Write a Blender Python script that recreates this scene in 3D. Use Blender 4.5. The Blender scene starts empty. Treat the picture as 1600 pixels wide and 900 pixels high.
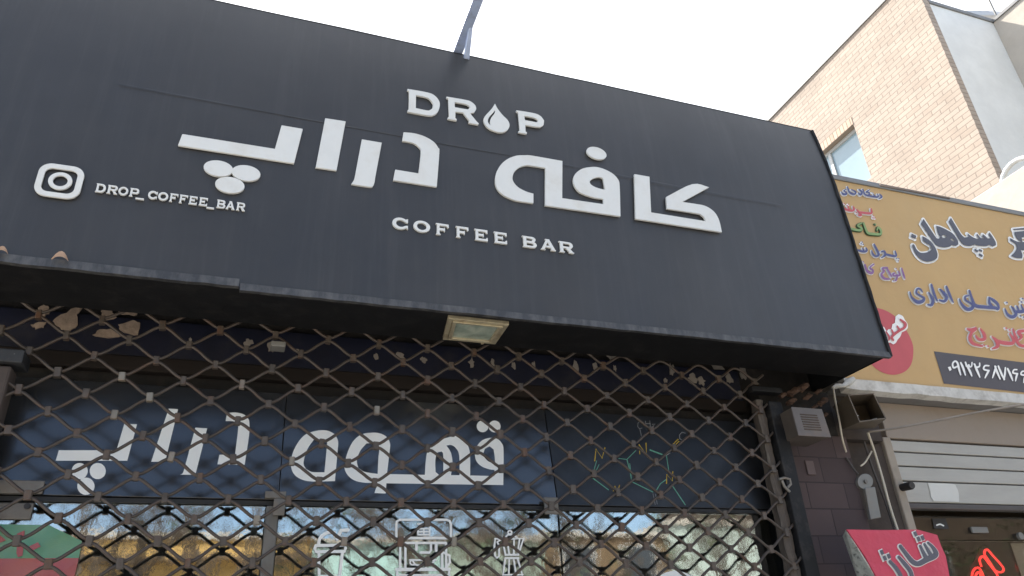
import bpy, bmesh, math, random
from mathutils import Vector, Matrix, geometry
random.seed(7)
scene = bpy.context.scene
COL = scene.collection

# ------------------------------------------------------------------ camera
YAW, PITCH, ROLL, FL = 0.36744, 0.47761, -0.05849, 1170.0      # FL in pixels of a 1600 px wide frame
CAM = Vector((0, 0, 1.6))
_f = Vector((math.sin(YAW)*math.cos(PITCH), math.cos(YAW)*math.cos(PITCH), math.sin(PITCH)))
_r0 = Vector((math.cos(YAW), -math.sin(YAW), 0)); _u0 = _r0.cross(_f)
_r = _r0*math.cos(ROLL) + _u0*math.sin(ROLL); _u = _r.cross(_f)
cd = bpy.data.cameras.new('camera'); cam = bpy.data.objects.new('camera', cd); COL.objects.link(cam)
cd.sensor_width = 36; cd.lens = 36*FL/1600; cd.clip_start = .05; cd.clip_end = 600
cam.matrix_world = Matrix(((_r.x, _u.x, -_f.x, CAM.x), (_r.y, _u.y, -_f.y, CAM.y), (_r.z, _u.z, -_f.z, CAM.z), (0, 0, 0, 1)))
scene.camera = cam

# ------------------------------------------------------------------ sky, sun, exposure
SUN_EL, SUN_AZ = math.radians(52), math.radians(-26)             # the sun stands behind the shop row
w = bpy.data.worlds.new('World'); scene.world = w; w.use_nodes = True
nt = w.node_tree; bg = nt.nodes['Background']
sky = nt.nodes.new('ShaderNodeTexSky'); sky.sky_type = 'NISHITA'; sky.sun_disc = False
sky.sun_elevation = SUN_EL; sky.sun_rotation = SUN_AZ; sky.air_density = 1.0; sky.dust_density = 2.2; sky.ozone_density = 1.0
# thin bright cloud veil on the sun's side of the sky, clear blue behind the camera
tc = nt.nodes.new('ShaderNodeTexCoord'); dp = nt.nodes.new('ShaderNodeVectorMath'); dp.operation = 'DOT_PRODUCT'; dp.inputs[1].default_value = (.22, .74, .63)
nt.links.new(tc.outputs['Generated'], dp.inputs[0])
cn = nt.nodes.new('ShaderNodeTexNoise'); cn.inputs['Scale'].default_value = 2.2; cn.inputs['Detail'].default_value = 6; nt.links.new(tc.outputs['Generated'], cn.inputs['Vector'])
ca = nt.nodes.new('ShaderNodeMath'); ca.operation = 'MULTIPLY_ADD'; ca.inputs[1].default_value = .5; nt.links.new(cn.outputs[0], ca.inputs[0]); nt.links.new(dp.outputs['Value'], ca.inputs[2])
cr = nt.nodes.new('ShaderNodeMapRange'); cr.interpolation_type = 'SMOOTHSTEP'; cr.inputs[1].default_value = .05; cr.inputs[2].default_value = .85; cr.inputs[4].default_value = .92; nt.links.new(ca.outputs[0], cr.inputs[0])
cm = nt.nodes.new('ShaderNodeMix'); cm.data_type = 'RGBA'; cm.inputs[7].default_value = (5.2, 5.3, 5.5, 1)
nt.links.new(cr.outputs[0], cm.inputs[0]); nt.links.new(sky.outputs[0], cm.inputs[6]); nt.links.new(cm.outputs[2], bg.inputs[0]); bg.inputs[1].default_value = 0.12
sd = bpy.data.lights.new('sun', 'SUN'); so = bpy.data.objects.new('sun', sd); COL.objects.link(so)
sd.energy = 4.0; sd.angle = math.radians(.5); sd.color = (1, .95, .87)
so.rotation_euler = Vector((math.sin(SUN_AZ)*math.cos(SUN_EL), math.cos(SUN_AZ)*math.cos(SUN_EL), math.sin(SUN_EL))).to_track_quat('Z', 'Y').to_euler()
so.location = (5, 8, 20)
vs = scene.view_settings; vs.view_transform = 'Standard'; vs.look = 'None'; vs.gamma = 1; vs.exposure = 1.65
try: vs.use_curve_mapping = False
except Exception: pass

# ------------------------------------------------------------------ measuring: photo pixel -> point on a known plane
def ray(px, py): return _f*FL + _r*(px-800) - _u*(py-450)
def at_y(px, py, Y): d = ray(px, py); return CAM + d*(Y/d.y)
def at_x(px, py, X): d = ray(px, py); return CAM + d*(X/d.x)
def at_z(px, py, Z): d = ray(px, py); return CAM + d*((Z-CAM.z)/d.z)
SUP = Vector((0, .02271, .99974)); SN = Vector((0, -.99974, .02271)); SP0 = Vector((0, 2.305, 2.763))   # sign face plane
def on_sign(px, py, o=0.0): d = ray(px, py); return CAM + d*((SP0+SN*o-CAM).dot(SN)/d.dot(SN))
def sp(u, v, d=0.0): return SP0 + Vector((u, 0, 0)) + SUP*v + SN*d
def uv_sign(px, py): P = on_sign(px, py); return P.x, (P-SP0).dot(SUP)

# ------------------------------------------------------------------ materials
def srgb(r, g, b):
    f = lambda c: (c/255)/12.92 if c/255 <= .04045 else ((c/255+.055)/1.055)**2.4
    return (f(r), f(g), f(b))
def nn(t, typ, **k):
    n = t.nodes.new(typ)
    for a, b in k.items(): setattr(n, a, b)
    return n
MATS = {}
def mat(name, col, rough=.6, metal=0., var=.15, scale=6., stain=None, stain_amt=0., stain_scale=3., stretch=(1, 1, 1), bump=.05, bump_scale=60., spec=.5, stain_lo=.5, stain_hi=.7, emis=None, dist=.002):
    m = bpy.data.materials.new(name); m.use_nodes = True; t = m.node_tree; b = t.nodes['Principled BSDF']
    co = nn(t, 'ShaderNodeTexCoord'); mp = nn(t, 'ShaderNodeMapping'); mp.inputs['Scale'].default_value = stretch
    t.links.new(co.outputs['Object'], mp.inputs[0])
    n1 = nn(t, 'ShaderNodeTexNoise'); n1.inputs['Scale'].default_value = scale; n1.inputs['Detail'].default_value = 8; n1.inputs['Roughness'].default_value = .65
    t.links.new(mp.outputs[0], n1.inputs['Vector'])
    mr = nn(t, 'ShaderNodeMapRange'); mr.inputs[1].default_value = .25; mr.inputs[2].default_value = .75; mr.inputs[3].default_value = 1-var; mr.inputs[4].default_value = 1+var
    t.links.new(n1.outputs[0], mr.inputs[0])
    mx = nn(t, 'ShaderNodeMix', data_type='RGBA', blend_type='MULTIPLY'); mx.inputs[0].default_value = 1; mx.inputs[6].default_value = (*col, 1)
    t.links.new(mr.outputs[0], mx.inputs[7]); out = mx.outputs[2]
    if stain:
        n2 = nn(t, 'ShaderNodeTexNoise'); n2.inputs['Scale'].default_value = stain_scale; n2.inputs['Detail'].default_value = 10; n2.inputs['Roughness'].default_value = .7
        t.links.new(mp.outputs[0], n2.inputs['Vector'])
        r2 = nn(t, 'ShaderNodeMapRange'); r2.inputs[1].default_value = stain_lo; r2.inputs[2].default_value = stain_hi; r2.inputs[4].default_value = stain_amt
        t.links.new(n2.outputs[0], r2.inputs[0])
        m2 = nn(t, 'ShaderNodeMix', data_type='RGBA'); m2.inputs[7].default_value = (*stain, 1)
        t.links.new(r2.outputs[0], m2.inputs[0]); t.links.new(out, m2.inputs[6]); out = m2.outputs[2]
    t.links.new(out, b.inputs['Base Color'])
    b.inputs['Roughness'].default_value = rough; b.inputs['Metallic'].default_value = metal
    b.inputs['Specular IOR Level'].default_value = spec
    if bump:
        n3 = nn(t, 'ShaderNodeTexNoise'); n3.inputs['Scale'].default_value = bump_scale; n3.inputs['Detail'].default_value = 5
        t.links.new(mp.outputs[0], n3.inputs['Vector'])
        bp = nn(t, 'ShaderNodeBump'); bp.inputs['Strength'].default_value = bump; bp.inputs['Distance'].default_value = dist
        t.links.new(n3.outputs[0], bp.inputs['Height']); t.links.new(bp.outputs[0], b.inputs['Normal'])
    if emis:
        b.inputs['Emission Color'].default_value = (*emis[0], 1); b.inputs['Emission Strength'].default_value = emis[1]
    MATS[name] = m; return m

def brick_mat(name, c1, c2, mortar, bw, bh, mort=.007, use='yz', off=.5, bump=.5):
    m = bpy.data.materials.new(name); m.use_nodes = True; t = m.node_tree; b = t.nodes['Principled BSDF']
    co = nn(t, 'ShaderNodeTexCoord'); sx = nn(t, 'ShaderNodeSeparateXYZ'); t.links.new(co.outputs['Object'], sx.inputs[0])
    cx = nn(t, 'ShaderNodeCombineXYZ')
    if use == 'yz+':                                             # runs round the corner
        ad = nn(t, 'ShaderNodeMath', operation='SUBTRACT'); t.links.new(sx.outputs[1], ad.inputs[0]); t.links.new(sx.outputs[0], ad.inputs[1])
        t.links.new(ad.outputs[0], cx.inputs[0]); t.links.new(sx.outputs[2], cx.inputs[1])
    elif use == 'zy': t.links.new(sx.outputs[2], cx.inputs[0]); t.links.new(sx.outputs[1], cx.inputs[1])
    else: t.links.new(sx.outputs[0], cx.inputs[0]); t.links.new(sx.outputs[2], cx.inputs[1])
    br = nn(t, 'ShaderNodeTexBrick'); br.offset = off; br.inputs['Scale'].default_value = 1; br.inputs['Mortar Size'].default_value = mort
    br.inputs['Mortar Smooth'].default_value = .15; br.inputs['Bias'].default_value = -.1
    br.inputs['Brick Width'].default_value = bw; br.inputs['Row Height'].default_value = bh
    br.inputs['Color1'].default_value = (*c1, 1); br.inputs['Color2'].default_value = (*c2, 1); br.inputs['Mortar'].default_value = (*mortar, 1)
    wn = nn(t, 'ShaderNodeTexNoise'); wn.inputs['Scale'].default_value = 3; wn.inputs['Detail'].default_value = 3
    t.links.new(co.outputs['Object'], wn.inputs['Vector'])
    wv = nn(t, 'ShaderNodeVectorMath', operation='SCALE'); wv.inputs['Scale'].default_value = .004; t.links.new(wn.outputs['Color'], wv.inputs[0])
    wa = nn(t, 'ShaderNodeVectorMath', operation='ADD'); t.links.new(cx.outputs[0], wa.inputs[0]); t.links.new(wv.outputs[0], wa.inputs[1])
    t.links.new(wa.outputs[0], br.inputs['Vector'])
    n1 = nn(t, 'ShaderNodeTexNoise'); n1.inputs['Scale'].default_value = 1.7; n1.inputs['Detail'].default_value = 9; n1.inputs['Roughness'].default_value = .7
    t.links.new(co.outputs['Object'], n1.inputs['Vector'])
    mr = nn(t, 'ShaderNodeMapRange'); mr.inputs[1].default_value = .3; mr.inputs[2].default_value = .7; mr.inputs[3].default_value = .84; mr.inputs[4].default_value = 1.12
    t.links.new(n1.outputs[0], mr.inputs[0])
    mx = nn(t, 'ShaderNodeMix', data_type='RGBA', blend_type='MULTIPLY'); mx.inputs[0].default_value = 1
    t.links.new(br.outputs[0], mx.inputs[6]); t.links.new(mr.outputs[0], mx.inputs[7]); t.links.new(mx.outputs[2], b.inputs['Base Color'])
    b.inputs['Roughness'].default_value = .85
    iv = nn(t, 'ShaderNodeMath', operation='SUBTRACT'); iv.inputs[0].default_value = 1; t.links.new(br.outputs['Fac'], iv.inputs[1])
    bp = nn(t, 'ShaderNodeBump'); bp.inputs['Strength'].default_value = bump; bp.inputs['Distance'].default_value = .008
    t.links.new(iv.outputs[0], bp.inputs['Height']); t.links.new(bp.outputs[0], b.inputs['Normal'])
    return m

def sign_black():
    """satin black composite sheet: dust film, fine rain streaks, a faint ghost edge of an older panel"""
    m = bpy.data.materials.new('sign_black'); m.use_nodes = True; t = m.node_tree; b = t.nodes['Principled BSDF']
    co = nn(t, 'ShaderNodeTexCoord')
    def noise(sc, stretch, det=8, ro=.65):
        mp = nn(t, 'ShaderNodeMapping'); mp.inputs['Scale'].default_value = stretch; t.links.new(co.outputs['Object'], mp.inputs[0])
        n = nn(t, 'ShaderNodeTexNoise'); n.inputs['Scale'].default_value = sc; n.inputs['Detail'].default_value = det; n.inputs['Roughness'].default_value = ro
        t.links.new(mp.outputs[0], n.inputs['Vector']); return n.outputs[0]
    def rng(s, a, b_, c, d):
        r = nn(t, 'ShaderNodeMapRange'); r.inputs[1].default_value = a; r.inputs[2].default_value = b_; r.inputs[3].default_value = c; r.inputs[4].default_value = d
        t.links.new(s, r.inputs[0]); return r.outputs[0]
    dust = rng(noise(1.3, (1, 1, 1)), .32, .7, .36, .72)
    strk = rng(noise(9, (3.2, 1, .16), 6), .5, .8, 0, .26)
    fine = rng(noise(40, (2.5, 1, .06), 4), .55, .85, 0, .10)
    def add(a, b_):
        n = nn(t, 'ShaderNodeMath', operation='ADD'); t.links.new(a, n.inputs[0]); t.links.new(b_, n.inputs[1]); return n.outputs[0]
    fac = add(add(dust, strk), fine)
    mx = nn(t, 'ShaderNodeMix', data_type='RGBA'); mx.inputs[6].default_value = (.0095, .0095, .0102, 1); mx.inputs[7].default_value = (.056, .0535, .0525, 1)
    t.links.new(fac, mx.inputs[0]); t.links.new(mx.outputs[2], b.inputs['Base Color'])
    t.links.new(rng(noise(3, (1, 1, .4)), .3, .7, .34, .48), b.inputs['Roughness'])
    b.inputs['Specular IOR Level'].default_value = .42; b.inputs['Sheen Weight'].default_value = .08; b.inputs['Sheen Roughness'].default_value = .45
    bp = nn(t, 'ShaderNodeBump'); bp.inputs['Strength'].default_value = .35; bp.inputs['Distance'].default_value = .012
    t.links.new(noise(1.1, (1, 1, .8), 2), bp.inputs['Height']); t.links.new(bp.outputs[0], b.inputs['Normal'])
    return m

def film_glass():
    """window glass behind a crinkled solar film: half mirror, half see-through"""
    m = bpy.data.materials.new('film_glass'); m.use_nodes = True; t = m.node_tree
    for n in list(t.nodes): t.nodes.remove(n)
    o = nn(t, 'ShaderNodeOutputMaterial'); g = nn(t, 'ShaderNodeBsdfGlossy'); tr = nn(t, 'ShaderNodeBsdfTransparent'); mx = nn(t, 'ShaderNodeMixShader')
    g.inputs['Roughness'].default_value = .012; g.inputs['Color'].default_value = (.95, .98, 1, 1); tr.inputs['Color'].default_value = (.8, .84, .82, 1)
    lf = nn(t, 'ShaderNodeLayerWeight'); lf.inputs['Blend'].default_value = .5; lw = nn(t, 'ShaderNodeMath', operation='POWER'); lw.inputs[1].default_value = 4; t.links.new(lf.outputs['Facing'], lw.inputs[0])
    mr = nn(t, 'ShaderNodeMapRange'); mr.inputs[3].default_value = GLASS_R; mr.inputs[4].default_value = .97
    t.links.new(lw.outputs[0], mr.inputs[0]); t.links.new(mr.outputs[0], mx.inputs[0])
    t.links.new(tr.outputs[0], mx.inputs[1]); t.links.new(g.outputs[0], mx.inputs[2]); t.links.new(mx.outputs[0], o.inputs[0])
    co = nn(t, 'ShaderNodeTexCoord'); mp = nn(t, 'ShaderNodeMapping'); mp.inputs['Scale'].default_value = (1, 1, .7); t.links.new(co.outputs['Object'], mp.inputs[0])
    n1 = nn(t, 'ShaderNodeTexNoise'); n1.inputs['Scale'].default_value = 55; n1.inputs['Detail'].default_value = 3
    n2 = nn(t, 'ShaderNodeTexNoise'); n2.inputs['Scale'].default_value = 5; n2.inputs['Detail'].default_value = 2
    for n in (n1, n2): t.links.new(mp.outputs[0], n.inputs['Vector'])
    b1 = nn(t, 'ShaderNodeBump'); b1.inputs['Strength'].default_value = .13; b1.inputs['Distance'].default_value = .0008
    b2 = nn(t, 'ShaderNodeBump'); b2.inputs['Strength'].default_value = .1; b2.inputs['Distance'].default_value = .004
    t.links.new(n1.outputs[0], b1.inputs['Height']); t.links.new(n2.outputs[0], b2.inputs['Height']); t.links.new(b1.outputs[0], b2.inputs['Normal'])
    t.links.new(b2.outputs[0], g.inputs['Normal'])
    return m
GLASS_R = .29

M = {}
M['sign'] = sign_black()
M['letter'] = mat('letter_white', (.66, .655, .62), .42, var=.06, scale=9, stain=(.4, .35, .27), stain_amt=.38, stain_scale=9, stain_lo=.48, stain_hi=.75, bump=.12, bump_scale=25)
M['trim'] = mat('black_trim', (.028, .028, .03), .5, var=.3, scale=14, stain=(.15, .145, .135), stain_amt=.55, stain_scale=26, stretch=(1, 1, .35), stain_lo=.42, stain_hi=.72, bump=.4, bump_scale=40)
M['under'] = mat('black_soffit', (.006, .006, .0065), .6, spec=.25, var=.4, scale=5, stain=(.03, .028, .026), stain_amt=.4, stain_scale=14, bump=.2)
M['panel'] = mat('gloss_black_panel', (.018, .018, .0185), .22, var=.25, scale=3, stain=(.04, .038, .035), stain_amt=.3, stain_scale=4, bump=.04, bump_scale=4, spec=1.0)
M['board'] = mat('chalk_black_board', (.011, .011, .012), .38, var=.3, scale=4, stain=(.05, .05, .05), stain_amt=.3, stain_scale=7, bump=.05, bump_scale=12)
M['vinyl'] = mat('vinyl_white', (.80, .795, .75), .4, var=.04, bump=0)
M['decal'] = mat('decal_white', (.82, .83, .81), .5, var=.04, bump=0)
M['wire'] = mat('rusty_wire', (.058, .045, .036), .48, metal=.25, var=.35, scale=16, stain=(.085, .042, .022), stain_amt=.75, stain_scale=11, stain_lo=.5, stain_hi=.68, bump=.35, bump_scale=90)
M['clip'] = mat('rusty_clip', (.076, .06, .048), .5, metal=.3, var=.4, scale=22, stain=(.12, .052, .024), stain_amt=.8, stain_scale=9, stain_lo=.5, stain_hi=.66, bump=.4, bump_scale=120)
M['oldpost'] = mat('weathered_post', (.075, .058, .045), .8, var=.5, scale=9, stretch=(3, 3, .3), stain=(.2, .17, .135), stain_amt=.6, stain_scale=12, bump=.8, bump_scale=30, dist=.006)
M['darkpost'] = mat('dark_brown_post', (.06, .044, .036), .75, var=.4, scale=9, stretch=(2, 2, .4), stain=(.12, .09, .07), stain_amt=.5, stain_scale=12, bump=.5)
M['strip'] = mat('dark_steel_strip', (.009, .009, .010), .6, spec=.25, var=.3, scale=8, stain=(.09, .08, .07), stain_amt=.4, stain_scale=10, bump=.15)
M['steel'] = mat('galvanised_plate', (.17, .155, .135), .5, metal=.35, var=.25, scale=18, stain=(.16, .11, .07), stain_amt=.5, stain_scale=14, bump=.2)
M['lintel'] = mat('shade_dark_lintel', (.018, .016, .015), .85, spec=.3, var=.5, scale=7, stain=(.06, .05, .04), stain_amt=.4, stain_scale=9, bump=.6, dist=.005)  # shade under the sign is put into this near-black colour
M['blueband'] = mat('dark_blue_band', (.0045, .006, .018), .6, spec=.3, var=.4, scale=8, stain=(.025, .024, .026), stain_amt=.7, stain_scale=6, bump=.2)
M['mud'] = mat('mud_plaster', (.26, .195, .145), .95, var=.3, scale=30, bump=.9, bump_scale=45, dist=.006)
M['paper'] = mat('torn_paper', (.2, .175, .15), .9, var=.2, scale=30, bump=.2)
M['brownbeam'] = mat('brown_beam', (.014, .010, .008), .85, spec=.25, var=.4, scale=8, stretch=(.3, 1, 2), bump=.5)
M['frame'] = mat('window_frame', (.15, .14, .125), .5, metal=.3, var=.25, scale=12, stain=(.09, .075, .06), stain_amt=.5, stain_scale=10, bump=.15)
M['gasket'] = mat('black_gasket', (.01, .01, .01), .6, var=.2)
M['glass'] = film_glass()
M['room'] = mat('dark_room', (.06, .055, .05), .9, var=.2)
M['brass'] = mat('brass_frame', (.46, .40, .27), .38, metal=.45, var=.25, scale=20, stain=(.2, .1, .045), stain_amt=.6, stain_scale=16, bump=.15)
M['lampglass'] = mat('dusty_lamp_glass', (.27, .32, .26), .22, var=.5, scale=14, stain=(.5, .48, .38), stain_amt=.6, stain_scale=10, bump=.1, spec=.8)
M['leaf'] = mat('dry_leaf', (.42, .28, .19), .8, var=.3, scale=30, bump=.3)
M['banner'] = mat('yellow_banner', (.495, .315, .13), .62, var=.07, scale=1.6, stain=(.47, .33, .16), stain_amt=.5, stain_scale=1.3, bump=.5, bump_scale=4, dist=.02)
M['bn_white'] = mat('print_white', (.82, .8, .76), .6, var=.05, bump=0)
M['bn_grey'] = mat('print_slate', (.085, .085, .105), .6, var=.08, bump=0)
M['bn_blue'] = mat('print_blue', (.075, .085, .2), .6, var=.08, bump=0)
M['bn_red'] = mat('print_red', (.5, .085, .095), .6, var=.08, bump=0)
M['bn_green'] = mat('print_green', (.22, .33, .12), .6, var=.08, bump=0)
M['bn_dgreen'] = mat('print_dark_green', (.05, .09, .03), .6, var=.08, bump=0)
M['bn_purple'] = mat('print_purple', (.23, .1, .26), .6, var=.08, bump=0)
M['bn_box'] = mat('print_charcoal', (.075, .066, .072), .6, var=.08, bump=0)
M['ledge'] = mat('white_ledge', (.52, .50, .46), .75, var=.2, scale=12, stain=(.25, .22, .19), stain_amt=.7, stain_scale=14, bump=.5)
M['soffit'] = mat('grey_soffit', (.2, .19, .178), .8, var=.2, scale=5, stain=(.15, .13, .12), stain_amt=.5, stain_scale=3, bump=.2)
M['fascia'] = mat('beige_fascia', (.27, .22, .175), .7, var=.15, scale=3, stain=(.2, .15, .11), stain_amt=.6, stain_scale=3, bump=.15)
M['shutter'] = mat('white_slat', (.36, .345, .31), .5, var=.1, scale=4, stretch=(.5, 1, 3), stain=(.3, .28, .25), stain_amt=.5, stain_scale=5, bump=.2)
M['shgroove'] = mat('slat_groove', (.05, .048, .045), .8, var=.2)
M['darkbar'] = mat('dark_bar', (.055, .045, .042), .45, var=.25, scale=6, bump=.1)
M['beigepost'] = mat('beige_post', (.30, .255, .205), .75, var=.2, scale=9, stain=(.2, .16, .12), stain_amt=.6, stain_scale=9, bump=.3)
M['tilewall'] = brick_mat('purple_tile', (.05, .033, .033), (.078, .052, .05), (.032, .022, .022), .21, .115, .003, 'xz', .5, .6)
M['paperlabel'] = mat('paper_label', (.55, .54, .5), .7, var=.06, bump=.1)
M['blackrub'] = mat('black_rubber', (.022, .02, .02), .5, var=.3, bump=.1)
M['greymetal'] = mat('grey_painted_metal', (.19, .185, .17), .45, metal=.2, var=.15, scale=9, stain=(.17, .13, .1), stain_amt=.5, stain_scale=9, bump=.12)
M['siren'] = mat('siren_case', (.115, .098, .09), .55, var=.15, scale=14, stain=(.16, .11, .08), stain_amt=.6, stain_scale=9, bump=.2)
M['sirenside'] = mat('siren_side', (.08, .064, .052), .6, var=.2, scale=14, bump=.25)
M['slot'] = mat('louvre_slot', (.06, .042, .03), .8, var=.2)
M['hood'] = mat('brown_lamp_hood', (.11, .085, .058), .55, var=.35, scale=10, stain=(.1, .07, .045), stain_amt=.6, stain_scale=9, bump=.25)
M['redcloth'] = mat('red_cloth', (.50, .042, .08), .5, var=.14, scale=5, bump=.8, bump_scale=7, dist=.025)
M['silver'] = mat('silver_side', (.5, .52, .47), .5, var=.3, scale=16, stain=(.06, .06, .06), stain_amt=.8, stain_scale=26, stain_lo=.52, stain_hi=.62, stretch=(1, 1, 2), bump=.4)
M['cable'] = mat('cable_grey', (.2, .17, .14), .6, var=.25, bump=.1)
M['cablew'] = mat('cable_white', (.5, .45, .36), .55, var=.2, bump=.1)
M['cabled'] = mat('cable_dark', (.05, .042, .038), .6, var=.25, bump=.1)
M['neon'] = mat('neon_red', (.5, .02, .02), .4, var=0, bump=0, emis=((1, .05, .05), .9))
M['doorglass'] = None
M['brick'] = brick_mat('cream_brick', (.45, .365, .295), (.39, .31, .245), (.285, .23, .185), .205, .0645, .0065, 'yz+', .5, .5)
M['soldier'] = brick_mat('soldier_brick', (.56, .42, .32), (.47, .34, .25), (.25, .18, .13), .205, .0645, .0065, 'zy', .0, .5)
M['render'] = mat('pale_render', (.78, .78, .75), .9, var=.1, scale=2, stain=(.68, .68, .65), stain_amt=.5, stain_scale=1.6, bump=.5, bump_scale=12, dist=.006)
M['render2'] = mat('cream_render', (.50, .45, .385), .9, var=.1, scale=2, stain=(.42, .37, .31), stain_amt=.5, stain_scale=2.2, bump=.5, bump_scale=12, dist=.006)
M['coping'] = mat('grey_coping', (.2, .2, .2), .6, var=.2, bump=.2)
M['alu'] = mat('pale_alu', (.5, .5, .48), .4, metal=.2, var=.08, bump=.05)
M['skyglass'] = mat('sky_tinted_glass', (.30, .40, .45), .06, var=.05, scale=2, bump=.02, bump_scale=3, spec=.9)  # reflected sky is put into the pale blue base colour
M['pipe'] = mat('white_pipe', (.72, .72, .7), .4, var=.08, bump=.05)
M['dish'] = mat('dish_grey', (.5, .5, .5), .5, var=.1, bump=.05)
M['armglare'] = mat('glare_tinted_arm', (.42, .50, .68), .4, metal=.2, var=.15, stain=(.1, .06, .04), stain_amt=.4, stain_scale=15, bump=.1)  # pale blue is sky glare painted onto the steel; stain is rust
M['asphalt'] = mat('asphalt', (.17, .165, .155), .9, var=.25, scale=20, bump=.6, bump_scale=120)
M['paving'] = brick_mat('paving', (.30, .28, .25), (.36, .33, .3), (.2, .18, .17), .3, .3, .008, 'xz', .0, .3)
M['kerb'] = mat('kerb_stone', (.33, .32, .3), .9, var=.15, bump=.4)
M['ybrick'] = brick_mat('yellow_brick', (.68, .43, .13), (.55, .33, .09), (.35, .26, .15), .22, .07, .008, 'xz', .5, .5)
M['bbrick'] = brick_mat('brown_brick', (.2, .125, .06), (.14, .085, .04), (.15, .11, .07), .22, .07, .008, 'xz', .5, .5)
M['dbrick'] = brick_mat('dark_brick', (.11, .08, .055), (.08, .056, .04), (.07, .055, .045), .22, .07, .008, 'xz', .5, .5)
M['mint'] = mat('mint_render', (.36, .52, .48), .9, var=.1, scale=1.2, stain=(.3, .36, .32), stain_amt=.5, stain_scale=1.1, bump=.3)
M['oppwin'] = mat('opp_window', (.03, .035, .04), .1, var=.1, bump=0, spec=.8)
M['bark'] = mat('bark', (.10, .072, .05), .9, var=.3, scale=12, stretch=(2, 2, .5), bump=.8, bump_scale=20, dist=.01)
M['foliage'] = mat('foliage', (.055, .085, .03), .7, var=.4, scale=5, bump=0)
M['fl_green'] = mat('flag_green', (.03, .21, .10), .5, var=.12, bump=.2)
M['fl_red'] = mat('flag_red', (.31, .012, .016), .5, var=.12, bump=.2)
for k_ in ('fl_green', 'fl_red'):
    b_ = M[k_].node_tree.nodes['Principled BSDF']; b_.inputs['Coat Weight'].default_value = 1; b_.inputs['Coat IOR'].default_value = 1.8; b_.inputs['Coat Roughness'].default_value = .03
    nz_ = M[k_].node_tree.nodes.new('ShaderNodeTexNoise'); nz_.inputs['Scale'].default_value = 38; nz_.inputs['Detail'].default_value = 4
    bu_ = M[k_].node_tree.nodes.new('ShaderNodeBump'); bu_.inputs['Strength'].default_value = .5; bu_.inputs['Distance'].default_value = .002
    M[k_].node_tree.links.new(nz_.outputs[0], bu_.inputs['Height']); M[k_].node_tree.links.new(bu_.outputs[0], b_.inputs['Coat Normal'])
M['chalk_y'] = mat('chalk_yellow', (.45, .3, .035), .9, var=.25, scale=80, bump=0)
M['chalk_g'] = mat('chalk_green', (.12, .31, .22), .9, var=.25, scale=80, bump=0)
M['chalk_w'] = mat('chalk_white', (.22, .22, .22), .9, var=.25, scale=80, bump=0)
M['plastic'] = mat('crumpled_plastic', (.5, .49, .46), .5, var=.2, scale=30, bump=.9, bump_scale=30, dist=.01)
M['rubble'] = mat('dry_clay', (.075, .042, .028), .9, var=.4, scale=25, bump=.9, bump_scale=40, dist=.01)

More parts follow.
